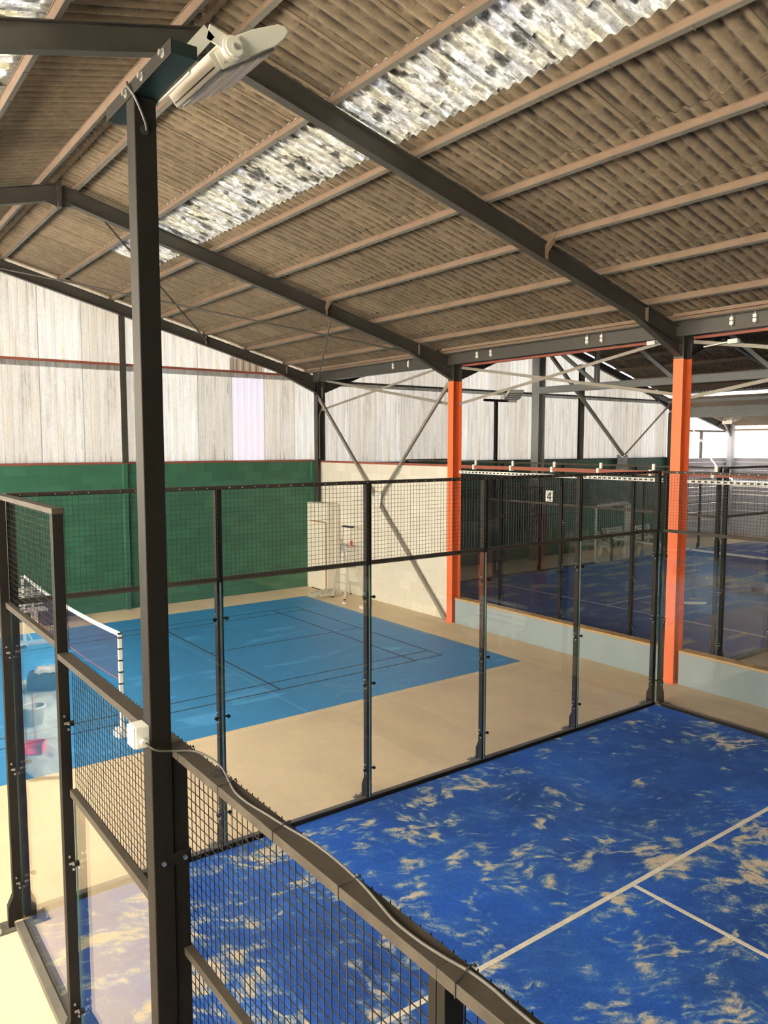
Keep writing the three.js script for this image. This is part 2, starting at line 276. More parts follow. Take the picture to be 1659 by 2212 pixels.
blockWall('wall_gable', 'green painted block wall under the translucent gable cladding', BX, 1.28, 3.92, 0.52, 0.26, (g) => g.position.set(0, 0, ZG), M.green, M.greenMortar, 11);
struct('wall_gable_left', bxx(XL, BX, 0, 3.92, ZG - 0.2, ZG), M.greenMortar, 'green painted wall further along the gable', 'wall');
blockWall('wall_side', 'cream painted block wall between the gable and the orange column', 0, 6.25, 3.89, 0.52, 0.26, (g) => { g.position.set(XC + 0.02, 0, ZG); g.rotation.y = -Math.PI / 2; }, M.cream, M.creamMortar, 12);
struct('wall_gable_second_nave', bxx(1.65, X3 + 0.1, 0, 3.82, ZG - 0.2, ZG), M.green[1], 'green painted wall behind the far padel court', 'wall');
struct('wall_left_base', bxx(XL - 0.2, XL, 0, 3.7, ZG, ZEND), M.plain, 'low wall under the side cladding', 'wall');
struct('wall_back', bxx(XL - 0.2, 25.7, 0, 9.2, ZEND, ZEND + 0.2), M.green[1], 'closed wall at the far end of the hall behind the camera', 'wall');
// the gallery the picture is taken from; unseen wall behind it added to block light
struct('floor_gallery', bxx(XL, -10.45, 2.72, 2.92, 7.9, 12.2), M.plain, 'gallery floor the viewer stands on', 'floor');
struct('wall_light_block', bxx(XL, -10.45, 0, 8.2, 9.3, 9.5), M.green[1], 'unseen green wall added behind the gallery to block light', 'wall');
struct('wall_corner_flashing', bxx(X3 - 0.05, X3 + 0.1, 0, 6, ZG, ZG + 0.08), M.whitePlastic, 'white corner trim where the green wall ends', 'trim');
struct('trim_1', bxx(BX, 1.3, 3.92, 3.975, ZG - 0.1, ZG + 0.03), M.redSteel, 'rusty sill rail on top of the green gable wall', 'trim');
struct('trim_2', bxx(XC - 0.02, XC + 0.12, 3.89, 3.945, ZG + 0.25, -6.95), M.redSteel, 'rusty sill rail on top of the cream wall', 'trim');
struct('trim_3', bxx(1.65, X3, 3.82, 3.865, ZG - 0.1, ZG + 0.02), M.steel, 'dark sill rail on top of the dark green wall', 'trim');

// low grey partition with its wooden coping along the column line
for (const [z0, z1, lab] of [[-6.6, -0.72, 'low blue-grey partition wall between the two orange columns'], [-0.44, 12, 'low blue-grey partition wall running on past the orange column']]) {
  const g = structGroup('wall_partition', lab, 'wall');
  obj('wall_body', bxx(XC - 0.07, XC + 0.13, 0, 0.6, z0, z1), M.greyWall, g);
  obj('wood_coping', rbxx(XC - 0.09, XC + 0.15, 0.6, 0.645, z0, z1, 0.006), M.wood, g);
}

// ---- corrugated cladding sheets
function ribSheet(w, h, top0, top1, pitch, depth, uvh = 3) {        // vertical trapezoid ribs, from x 0..w, bottom 0, top runs from top0 to top1
  const xs = [], n = Math.round(w / pitch), P = w / n;
  for (let i = 0; i < n; i++) for (const [f, d] of [[0, 0], [0.52, 0], [0.62, depth], [0.90, depth]]) xs.push([(i + f) * P, d]);
  xs.push([w, 0]);
  const pos = [], uv = [], idx = [];
  xs.forEach(([x, d]) => { const t = mix(top0, top1, x / w); pos.push(x, 0, d, x, t, d); uv.push(x / w, 0, x / w, t / uvh); });
  for (let i = 0; i < xs.length - 1; i++) { const a = i * 2; idx.push(a, a + 2, a + 1, a + 1, a + 2, a + 3); }
  const g = new THREE.BufferGeometry(); g.setAttribute('position', new THREE.Float32BufferAttribute(pos, 3)); g.setAttribute('uv', new THREE.Float32BufferAttribute(uv, 2)); g.setIndex(idx);
  const f = g.toNonIndexed(); f.computeVertexNormals(); return f;
}
function cladding(name, label, x0, x1, y0, ymid, roofY, seed, special, pitch) {    // sheets 1.07 m wide in two tiers on the gable plane
  const g = structGroup(name, label, 'wall', [0, 0, ZG - 0.08]); const r = R(seed), W = 1.045;
  const lower = {};
  let i = 0;
  for (let x = x0; x < x1 - 0.05; x += W, i++) {
    const w = Math.min(W, x1 - x), key = w.toFixed(2), sp = special(i);
    lower[key] ??= ribSheet(w + 0.02, 0, ymid - y0 + 0.03, ymid - y0 + 0.03, pitch, 0.02);
    const a = obj('cladding_sheet', lower[key], sp === 1 ? M.cladClear : M.clad[(r() * M.clad.length) | 0], g); a.position.set(x, y0, (i % 2) * 0.004);
    const t0 = roofY(x) - ymid, t1 = roofY(x + w) - ymid;
    if (Math.max(t0, t1) > 0.08) { const b = obj('cladding_sheet', ribSheet(w + 0.02, 0, Math.max(t0, 0.01) + 0.1, Math.max(t1, 0.01) + 0.1, pitch, 0.02), M.clad[(r() * M.clad.length) | 0], g); b.position.set(x, ymid - 0.12, 0.012 + (i % 2) * 0.004); if (sp === 1) { const c = obj('cladding_sheet', ribSheet(w, 0, 0.42, 0.34, pitch, 0.02), M.cladOff, g); c.position.set(x - 0.05, ymid + 0.02, 0.03); } }
  }
  return g;
}
cladding('wall_cladding_gable', 'translucent ribbed cladding sheets of the gable, grey with dirt', -9.79, 1.66, 3.92, 6.5, (x) => YR(x) + 0.02, 71, (i) => i === 8 ? 1 : 0, 0.2);
cladding('wall_cladding_second_gable', 'pale translucent ribbed cladding sheets behind the far court', 1.66, X3, 3.82, 6.4, (x) => YR2(x) + 0.02, 72, () => 0, 0.21);
{ // unseen rest of the gable, the side wall of translucent sheets that lets the sun in, the lean-to
  const g = structGroup('wall_cladding_left', 'translucent ribbed cladding of the sunlit side wall', 'wall');
  const s = ribSheet(6.2, 0, 2.92, 2.92, 0.25, 0.035, 3); 
  for (let z = ZG; z < ZEND - 0.1; z += 6.2) { const o = obj('cladding_sheet', s, M.cladLeft, g); o.position.set(XL - 0.1, 3.7, z + 6.2); o.rotation.y = Math.PI / 2; }
  const q = structGroup('wall_cladding_gable_left', 'translucent cladding further along the gable', 'wall');
  const o = obj('cladding_sheet', ribSheet(-9.79 - XL, 0, YR(XL) - 3.92, YR(-9.79) - 3.92, 0.25, 0.035, 3), M.clad[0], q); o.position.set(XL, 3.92, ZG - 0.08);
}

// ---- roof sheets
function waveSheet(len, seed, lap = 0.06, W = 0.885) {               // asbestos-cement profile: waves across local x, slope along local z (0 .. len), thickness in y
  const P = 0.177, A = 0.048, n = 42, w = W + lap, pos = [], uv = [], idx = [], t = 0.0065, m = 6, r = R(seed);
  const sag = [...Array(m + 1)].map(() => (r() - 0.5) * 0.003);
  for (const [k, off] of [[0, 0], [1, t]]) for (let j = 0; j <= m; j++) for (let i = 0; i <= n; i++) {
    const x = i / n * w - lap / 2, z = j / m * len; pos.push(x, A * (0.5 - 0.5 * Math.cos(2 * Math.PI * x / P)) + off + (0.009 * i / n) + sag[j], z); uv.push(i / n, z / 1.5 + seed * 0.137);
  }
  const row = n + 1, S = row * (m + 1);
  for (let j = 0; j < m; j++) for (let i = 0; i < n; i++) { const a = j * row + i; idx.push(a, a + 1, a + row, a + 1, a + row + 1, a + row, S + a, S + a + row, S + a + 1, S + a + 1, S + a + row, S + a + row + 1); }
  for (let i = 0; i < n; i++) for (const j of [0, m]) { const a = j * row + i; idx.push(a, S + a, a + 1, a + 1, S + a, S + a + 1); }
  for (let j = 0; j < m; j++) for (const i of [0, n]) { const a = j * row + i; idx.push(a, a + row, S + a, S + a, a + row, S + a + row); }
  const g = new THREE.BufferGeometry(); g.setAttribute('position', new THREE.Float32BufferAttribute(pos, 3)); g.setAttribute('uv', new THREE.Float32BufferAttribute(uv, 2)); g.setIndex(idx); g.computeVertexNormals(); return g;
}
const PX = [0.28, 1.56, 2.84, 4.12, 5.40, 6.68, 7.96];               // purlins: distance from the ridge, level
const ROWS = [[0.05, 1.56, 0], [1.56, 2.84, 1], [2.84, 4.12, 0], [4.12, 5.40, 0], [5.40, 6.68, 0], [6.68, 7.96, 0], [7.96, 9.02, 0]];
const sheetGeo = {};
const geoFor = (len) => sheetGeo[len.toFixed(2)] ??= [1, 2, 3, 4].map((s) => waveSheet(len, s));
function roofSide(name, label, xr, side, roofY, zA, zB, rows, sky, seed) {    // side +1: slope falls towards +x
  const g = structGroup(name, label, 'roof'); const r = R(seed);
  rows.forEach((ri) => {
    const [d0, d1, light] = ROWS[ri], over = ri ? (light ? -0.02 : 0.17) : 0, len = (d1 - d0 + over + (ri ? 0.03 : 0.14)) / Math.cos(TH), gs = geoFor(len);
    const n = Math.round((zB - zA) / 0.885);
    for (let i = 0; i < n; i++) {
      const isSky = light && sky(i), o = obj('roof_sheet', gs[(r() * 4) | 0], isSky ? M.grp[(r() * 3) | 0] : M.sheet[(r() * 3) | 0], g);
      const up = d0 - over, x = xr + side * up, y = roofY(x) + 0.004 - 0.006;
      const down = V(side * Math.cos(TH), -Math.sin(TH), 0), nrm = V(side * Math.sin(TH), Math.cos(TH), 0), along = nrm.clone().cross(down);
      const m = new THREE.Matrix4().makeBasis(along, nrm, down);
      m.setPosition(x, y, zA + (i + (along.z < 0 ? 1 : 0)) * 0.885);
      const tilt = new THREE.Matrix4().makeRotationX(-0.010 - r() * 0.004).multiply(new THREE.Matrix4().makeTranslation(0, (r() - 0.5) * 0.005, 0));
      m.multiply(tilt); o.matrixAutoUpdate = true; m.decompose(o.position, o.quaternion, o.scale);
    }
  });
  return g;
}
const ZA = -13.32 - 0.0, ZB = ZA + 23 * 0.885;
roofSide('roof_slope', 'corrugated fibre-cement roof slope with a strip of translucent sheets', XR, 1, YR, ZA + 0.24 - 0.885, ZB, [0, 1, 2, 3, 4, 5, 6], (i) => i >= 5, 31);
roofSide('roof_slope', 'corrugated roof slope falling away on the far side of the ridge', XR, -1, YR, ZA + 0.24 - 0.885, ZB, [0, 1, 2], () => true, 32);
roofSide('roof_slope', 'dark corrugated roof over the far padel court', X2, 1, YR2, ZA + 0.24, ZA + 0.24 + 20 * 0.885, [0, 1, 2, 3, 4, 5, 6], () => false, 33);
function slab(name, label, xa, ya, xb, yb, z0, z1, m) { const a = V(xa, ya, 0), b = V(xb, yb, 0), d = b.clone().sub(a), L = d.length(); const g = bx(L, 0.05, z1 - z0, L / 2, 0.03, (z0 + z1) / 2); g.rotateZ(Math.atan2(d.y, d.x)).translate(xa, ya, 0); return struct(name, g, m, label, 'roof'); }
const rs = (name, label, xr, f, d0, d1, side, z0, z1, m) => side > 0 ? slab(name, label, xr + d0, f(xr + d0), xr + d1, f(xr + d1), z0, z1, m) : slab(name, label, xr - d1, f(xr - d1), xr - d0, f(xr - d0), z0, z1, m);
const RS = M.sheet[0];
rs('roof_rest', 'roof slope continuing behind the camera, near the ridge', XR, YR, 0.0, 1.56, 1, ZB, ZEND + 0.2, RS);
rs('roof_rest', 'roof slope continuing behind the camera, down to the valley', XR, YR, 2.84, 9.1, 1, ZB, ZEND + 0.2, RS);
rs('roof_rest', 'far roof slope continuing behind the camera, near the ridge', XR, YR, 0.0, 1.56, -1, ZB, ZEND + 0.2, RS);
rs('roof_rest', 'lower part of the far roof slope down to the side wall', XR, YR, 4.13, 9.4, -1, ZG - 0.2, ZEND + 0.2, RS);
rs('roof_rest', 'far roof slope continuing behind the camera, below the skylight', XR, YR, 2.84, 4.13, -1, ZB, ZEND + 0.2, RS);
rs('roof_skylight', 'translucent roof strip continuing behind the camera', XR, YR, 1.56, 2.84, 1, ZB, ZEND + 0.2, M.grp[0]);
rs('roof_skylight', 'translucent strip of the far slope behind the camera', XR, YR, 1.56, 2.84, -1, ZB, ZEND + 0.2, M.grp[1]);
rs('roof_rest', 'roof slope of the far nave above the partition', X2, YR2, 0, 9.45, -1, ZG - 0.2, ZEND + 0.2, RS);
rs('roof_rest', 'roof of the far nave continuing to the right', X2, YR2, 0, 9.5, 1, ZA + 0.24 + 20 * 0.885, ZEND + 0.2, RS);
slab('roof_lean_to', 'lean-to roof beyond the far nave', X3, 6.55, 25.7, 5.35, ZG - 0.2, ZEND + 0.2, RS);
{ // ridge caps
  for (const [xr, y, l] of [[XR, YR(XR), 'ridge capping of the first nave'], [X2, YR2(X2), 'ridge capping of the far nave']]) {
    const s = new THREE.Shape([[-0.35, -0.03], [0, 0.07], [0.35, -0.03], [0.35, -0.018], [0, 0.085], [-0.35, -0.018]].map((p) => new THREE.Vector2(...p)));
    struct('roof_ridge_cap', uvm(new THREE.ExtrudeGeometry(s, { depth: ZEND - ZG + 0.4, bevelEnabled: false }).translate(xr, y + 0.05, ZG - 0.2)), M.sheet[1], l, 'roof');
  }
}
// lean-to walls
{
  const g = structGroup('wall_cladding_lean_to', 'very bright translucent cladding of the lean-to beyond the far court', 'wall');
  let o = obj('cladding_sheet', ribSheet(5.3, 0, 2.75, 1.55, 0.25, 0.03), M.cladWhite, g); o.position.set(X3, 3.8, ZG - 0.08);
  for (let z = ZG; z < 11; z += 6.2) { o = obj('cladding_sheet', ribSheet(6.2, 0, 1.6, 1.6, 0.25, 0.03), M.cladWhite, g); o.position.set(25.6, 3.8, z); o.rotation.y = -Math.PI / 2; }
  const w = structGroup('wall_metal_lean_to', 'pale lilac corrugated metal wall of the lean-to', 'wall');
  for (let k = 0; k < 19; k++) { obj('metal_rib', bxx(X3 + 0.1, 25.6, k * 0.2, k * 0.2 + 0.19, ZG - 0.08, ZG - 0.03 + (k % 2) * 0.02), M.lilac, w); obj('metal_rib', bxx(25.55 - (k % 2) * 0.02, 25.65, k * 0.2, k * 0.2 + 0.19, ZG, ZEND), M.lilac, w); }
  struct('wall_right_end', bxx(25.5, 25.7, 3.8, 5.5, 11.6, ZEND), M.plain, 'closed side wall of the lean-to', 'wall');
}

// ------------------------------------------------------------------ steel
const FR = [-13.0, -6.75, -0.6, 5.6, 11.8, 18];
const apexY = YR(XR) - 0.12;
function rafter(z, side, xr, xe, yf, name, label, group, h = 0.27) {
  const t = thing(name, label, 'beam', [0, 0, 0], 0, group);
  const xa = xr + side * 0.03, xb = xe - side * 0.13;
  const top = (x) => yf(x) - 0.125, mid = (x) => top(x) - h / 2 / Math.cos(TH);
  const a = V(xa, mid(xa), z), b = V(xb, mid(xb), z);
  obj('beam', orient(ibeam(h, 0.135, 0.008, 0.012, a.distanceTo(b)), a, b), M.steel, t);
  // haunch towards the column
  const x1 = xb - side * 1.35;
  const s = [[x1, top(x1) - h * 1.03], [xb, top(xb) - h * 1.03], [xb, 6.02], [xb - side * 0.02, 6.02]];
  obj('haunch', [plate(s, 0.01).translate(0, 0, z - 0.005), bar(V(x1, top(x1) - h * 1.03, z), V(xb, 6.02, z), 0.13, 0.014, V(0, 1, 0))], M.steel, t);
  obj('end_plate', bxx(xb - 0.01 + (side > 0 ? 0 : -0.01), xb + 0.01 + (side > 0 ? 0.01 : 0), 5.98, top(xb) + 0.02, z - 0.075, z + 0.075), M.steel, t);
  for (const x of [-2.3, 0.26]) if (side > 0 && xr === XR) obj('stiffener', bxx(x - 0.006, x + 0.006, mid(x) - h / 2 + 0.01, mid(x) + h / 2 - 0.01, z - 0.066, z + 0.066), M.purlin, t);
  return t;
}
FR.slice(0, 5).forEach((z, i) => {
  const w = ['at the gable', 'in line with the first orange column', 'in line with the second orange column', 'above the viewer', 'behind the viewer'][i];
  rafter(z, 1, XR, XC, YR, 'roof_rafter', 'dark steel rafter ' + w + ', near slope');
  rafter(z, -1, XR, XL, YR, 'roof_rafter', 'dark steel rafter ' + w + ', beyond the ridge');
  rafter(z, -1, X2, XC, YR2, 'roof_rafter', 'dark rafter of the far nave ' + w + ', rising');
  rafter(z, 1, X2, X3, YR2, 'roof_rafter', 'dark rafter of the far nave ' + w + ', falling');
});
{ // apex plates
  for (const [i, z] of FR.slice(0, 4).entries()) { const t = thing('apex_joint', 'bolted plates joining two rafters at the ridge, ' + ['at the gable', 'in the first orange column frame', 'in the second orange column frame', 'above the viewer'][i], 'bracket', [XR, apexY, z]); obj('plate', bxx(-0.03, 0.03, -0.40, 0.02, -0.075, 0.075), M.steel, t); obj('gusset', [plate([[-0.36, -0.31], [0, -0.40], [0.36, -0.31], [0.3, -0.22], [-0.3, -0.22]], 0.012).translate(0, 0, -0.006)], M.steel, t); obj('bolt_row', [-0.05, -0.14, -0.23, -0.32].flatMap((y) => [-0.05, 0.05].map((q) => cyl(0.014, 0.09, 0, y, q, 'x', 6))), M.steel, t); }
}
function column(x, z, h, label, mat, topMat, paintH) {
  const t = thing('steel_column', label, 'column', [x, 0, z]);
  const turn = (g) => g.rotateX(-Math.PI / 2).rotateY(Math.PI / 2);               // web along x, flanges facing +-x
  obj('shaft', turn(ibeam(0.28, 0.2, 0.012, 0.016, paintH)), mat, t);
  if (paintH < h) { const g = turn(ibeam(0.276, 0.196, 0.012, 0.015, h - paintH)).translate(0, paintH, 0); obj('shaft_head', g, topMat, t); obj('bolt', [-0.145, 0.145].flatMap((q) => [0.06, 0.16, 0.26, 0.36].flatMap((y) => [-0.06, 0.06].map((w) => cyl(0.013, 0.03, q, paintH + y, w, 'x', 6)))), topMat, t); }
  obj('base_plate', bxx(-0.17, 0.17, 0, 0.014, -0.13, 0.13), mat, t);
  return t;
}
column(XC, -13.0, 6.39, 'dark steel column in the corner between green and cream walls', M.steel, M.steel, 6.39);
column(XC, -6.75, 6.39, 'bright orange column at the end of the cream wall', M.orange, M.steel, 5.98);
column(XC, -0.6, 6.39, 'bright orange column standing between two stretches of low partition', M.orange, M.steel, 5.98);
column(XC, 5.6, 6.39, 'orange column beside the court further along the partition', M.orange, M.steel, 5.98);
column(X3, -13.0, 5.9, 'dark steel column at the end of the dark green wall', M.steel, M.steel, 5.9);
// purlins
function purlin(x, y, z0, z1, tilt, label, group, cap) {
  const t = thing('roof_purlin', label, 'purlin', [x, y, z0], 0, group), L = z1 - z0, rot = (g) => g.rotateZ(tilt);
  obj('web', [rot(bx(0.035, 0.09, L, -0.004, 0.068, L / 2)), rot(bx(0.062, 0.009, L, 0, 0.117, L / 2))], M.purlin, t);
  obj('bottom_flange', rot(bx(0.06, 0.014, L, 0, 0.018, L / 2)), M.purlinSide, t);
  const hk = []; for (let z = 0.36; z < L; z += 0.885) hk.push(rot(bx(0.07, 0.008, 0.01, 0, 0.009, z)), rot(bx(0.006, 0.10, 0.01, 0.04, 0.05, z)));
  obj('hook_bolt', hk, M.purlinSide, t).userData.kind = 'stuff';
  if (cap) obj('cleat', rot(plate([[0, 0.11], [0.16, 0.11], [0.0, -0.15]], 0.07).rotateY(-Math.PI / 2).translate(0.035, 0, 0.0)), M.purlin, t);
  return t;
}
const bays = [[-13.32, -6.68], [-6.68, -0.53], [-0.53, 5.67]], bayName = ['bay at the gable', 'bay between the two orange columns', 'bay above the padel court'];
const ord = ['at the ridge', 'first below the ridge', 'second below the ridge', 'third below the ridge', 'fourth below the ridge', 'fifth below the ridge', 'sixth below the ridge', 'at the valley gutter'];
bays.forEach(([z0, z1], b) => {
  [...PX, 8.72].forEach((d, i) => purlin(XR + d, YR(XR + d) - 0.122, z0, z1, -TH, `brown purlin ${ord[i]}, near side, ${bayName[b]}`, 'purlins of the near slope', b > 0 && (i === 4)));
  PX.slice(0, 4).forEach((d, i) => purlin(XR - d, YR(XR - d) - 0.122, z0, z1, TH, `grey purlin ${ord[i]}, far side, ${bayName[b]}`, 'purlins of the slope beyond the ridge'));
  if (b < 2) PX.forEach((d, i) => purlin(X2 + d, YR2(X2 + d) - 0.122, z0, z1, -TH, `dark far-court purlin ${ord[i]}, ${bayName[b]}`, 'purlins over the far court'));
});
// gable posts and girts
function stud(x, y0, y1, z, w, d, label, mat = M.steel) { const t = thing('gable_post', label, 'post', [x, y0, z]); obj('shaft', ibeam(d, w, 0.008, 0.01, y1 - y0).rotateX(-Math.PI / 2), mat, t); obj('cap_plate', bxx(-w * 0.7, w * 0.7, y1 - y0 - 0.012, y1 - y0, -d / 2, d / 2), mat, t); return t; }
stud(-4.62, 3.95, 7.84, -13.02, 0.12, 0.14, 'dark steel post dividing the translucent gable above the green wall');
{ const t = thing('gable_post', 'green painted lower half of the gable post on the green wall', 'post', [-4.62, 0, -13.10]); obj('shaft', rbxx(-0.06, 0.06, 0, 3.93, -0.05, 0.06, 0.006), M.green[1], t); }
{ const t = thing('gable_post', 'green painted pilaster at the corner of the green wall', 'post', [1.22, 0, -13.10]); obj('shaft', rbxx(-0.06, 0.06, 2.63, 3.93, -0.05, 0.06, 0.006), M.green[1], t); }
stud(13.93, 3.85, 7.66, -13.0, 0.2, 0.16, 'dark steel post in the cladding behind the far court');
function girt(x0, x1, y, z, m, label) { const t = thing('wall_girt', label, 'rail', [0, 0, 0]); obj('rail', bxx(x0, x1, y - 0.03, y + 0.03, z - 0.03, z + 0.03), m, t); return t; }
girt(-9.8, -4.68, 6.53, -13.06, M.redSteel, 'rust-red girt across the gable cladding, left of the gable post');
girt(-4.56, 0.95, 6.53, -13.06, M.redSteel, 'rust-red girt across the gable cladding, between gable post and corner column');
girt(1.8, X3 - 0.3, 6.40, -13.06, M.steel, 'dark girt across the cladding behind the far court');
{ const t = thing('hanger_rod', 'thin dark rod hanging between gable girt and rafter', 'rod', [0, 0, 0]); obj('rod', rod(V(-1.47, 6.53, -13.0), V(-1.47, 7.05, -13.0), 0.012), M.steel, t); }
// wind bracing under the roof in the gable bay
for (const [a, b, l] of [[[-7.1, -6.75], [-2.2, -13.0], 'thin dark wind-brace rod crossing the gable bay of the roof from the ridge'], [[-2.15, -6.75], [1.35, -13.0], 'thin dark wind-brace rod falling from rafter to corner column'], [[-7.9, -13.0], [0.4, -6.9], 'long thin wind-brace rod under the purlins of the gable bay']]) {
  const t = thing('wind_brace', l, 'rod', [0, 0, 0]); const yy = (x) => YR(x) - 0.30; obj('rod', rod(V(a[0], yy(a[0]), a[1]), V(b[0], yy(b[0]), b[1]), 0.02), M.steel, t);
}
// valley gutter beam and red eaves rail between the columns
FR.slice(0, 4).forEach((z, i) => { if (i > 2) return; const z1 = FR[i + 1];
  const t = thing('valley_gutter', ['dark metal valley gutter above the cream wall', 'dark metal valley gutter between the two orange columns', 'dark metal valley gutter past the second orange column'][i], 'gutter', [0, 0, 0]);
  obj('channel', [bxx(XC - 0.24, XC - 0.22, 6.42, 6.68, z, z1), bxx(XC + 0.22, XC + 0.24, 6.42, 6.68, z, z1), bxx(XC - 0.24, XC + 0.24, 6.40, 6.425, z, z1)], M.steel, t);
  obj('lip', [bxx(XC - 0.30, XC - 0.22, 6.67, 6.69, z, z1), bxx(XC - 0.245, XC - 0.215, 6.36, 6.42, z, z1)], M.steel, t);
  obj('eaves_board', bxx(XC - 0.52, XC - 0.46, 6.66, 6.72, z + 0.1, z1 - 0.1), M.purlin, t);
  if (i > 0) { const e = thing('eaves_rail', i === 1 ? 'red-brown rail under the gutter between the two orange columns' : 'red-brown rail under the gutter past the second orange column', 'rail', [0, 0, 0]); obj('rail', bar(V(XC + 0.16, 6.36, z + 0.12), V(XC + 0.16, 6.36, z1 - 0.12), 0.07, 0.05), M.redSteel, e); }
  const gl = thing('gutter_clip', '', 'clip'); scene.remove(gl); used.gutter_clip--;
  const pairs = i === 0 ? [[-8.9, 6.62], [-8.25, 6.62]] : i === 1 ? [[-5.7, 6.62], [-5.25, 6.62], [-2.55, 6.62], [-2.2, 6.62]] : [[0.45, 6.62], [0.85, 6.62]];
  for (const [zz, yy] of pairs) { const c = thing('cable_clip', 'small cream clip hanging from the gutter ' + ['above the cream wall', 'between the orange columns', 'past the second orange column'][i], 'clip', [XC - 0.27, yy - 0.18, zz], 0, 'cream clips ' + ['over the wall', 'between the columns', 'past the column'][i]); obj('clip_body', [rbxx(-0.02, 0.02, 0, 0.06, -0.03, 0.03, 0.004), rbxx(-0.02, 0.02, 0.075, 0.13, -0.03, 0.03, 0.004)], M.whitePlastic, c); obj('stem', cyl(0.006, 0.26, 0, 0.1, 0), M.whitePlastic, c); }
});
// diagonal bracing along the column line
function brace(name, label, a, b, w, mat = M.brace, ends = true) {
  const t = thing(name, label, 'brace', [0, 0, 0]); const A = V(...a), Bv = V(...b);
  obj('angle_bar', angleBar(A, Bv, w, 0.008, V(1, 0, 0)), mat, t);
  if (ends) for (const [p, q] of [[A, Bv], [Bv, A]]) { const d = q.clone().sub(p).normalize(); obj('end_gusset', orient(plate([[-w * 1.1, -0.1], [w * 1.1, -0.1], [w * 0.45, 0.42], [-w * 0.45, 0.42]], 0.01).rotateX(Math.PI / 2).rotateZ(Math.PI), p, q, V(1, 0, 0)), mat, t); }
  return t;
}
brace('column_brace', 'long grey angle brace from the corner column down to the foot of the orange column', [XC - 0.1, 5.85, -12.9], [XC - 0.1, 0.06, -7.0], 0.07);
brace('column_brace', 'grey angle brace from the orange column head down to the middle of the cream wall', [XC - 0.12, 5.85, -6.95], [XC - 0.12, 2.95, -9.75], 0.06);
{ const t = thing('brace_gusset', 'cream painted plate where the braces cross on the cream wall', 'plate', [XC - 0.13, 2.92, -9.8]); obj('plate', plate([[-0.2, -0.14], [0.12, -0.2], [0.2, 0.16], [-0.1, 0.2]], 0.012).rotateY(-Math.PI / 2), M.white, t); }
const tie = (l, a, b) => brace('eaves_tie', l, a, b, 0.06, M.brace, false);
tie('thin tie bar rising from the corner column to the orange column haunch', [XC, 5.5, -12.9], [XC, 6.34, -7.4]);
tie('thin tie bar falling from the corner column head to the orange column', [XC + 0.03, 6.42, -12.9], [XC + 0.03, 5.42, -6.9]);
tie('thin tie bar rising from the first orange column towards the second', [XC + 0.05, 5.43, -6.65], [XC + 0.05, 6.38, -0.75]);
tie('thin tie bar falling from the first orange column head to the second', [XC + 0.08, 6.3, -6.6], [XC + 0.08, 5.35, -0.75]);
tie('thin tie bar rising from the second orange column', [XC + 0.05, 5.29, -0.45], [XC + 0.05, 6.2, 5.4]);
tie('thin tie bar falling from the second orange column head', [XC + 0.08, 6.28, -0.45], [XC + 0.08, 5.3, 5.4]);
for (const [z, l] of [[-1.25, 'first'], [0.35, 'second']]) { const c = thing('socket_box', `small white junction box on the ${z < 0 ? 'rising tie bar towards' : 'falling tie bar past'} the second orange column`, 'box', [XC, z < 0 ? 6.30 : 6.16, z]); obj('box_body', rbxx(-0.05, 0.05, 0, 0.08, -0.09, 0.09, 0.01), M.whitePlastic, c); obj('conduit', rod(V(0, 0.04, -0.09), V(0, z < 0 ? 0.12 : 0.0, z < 0 ? 0.55 : -0.55), 0.012), M.whitePlastic, c); }

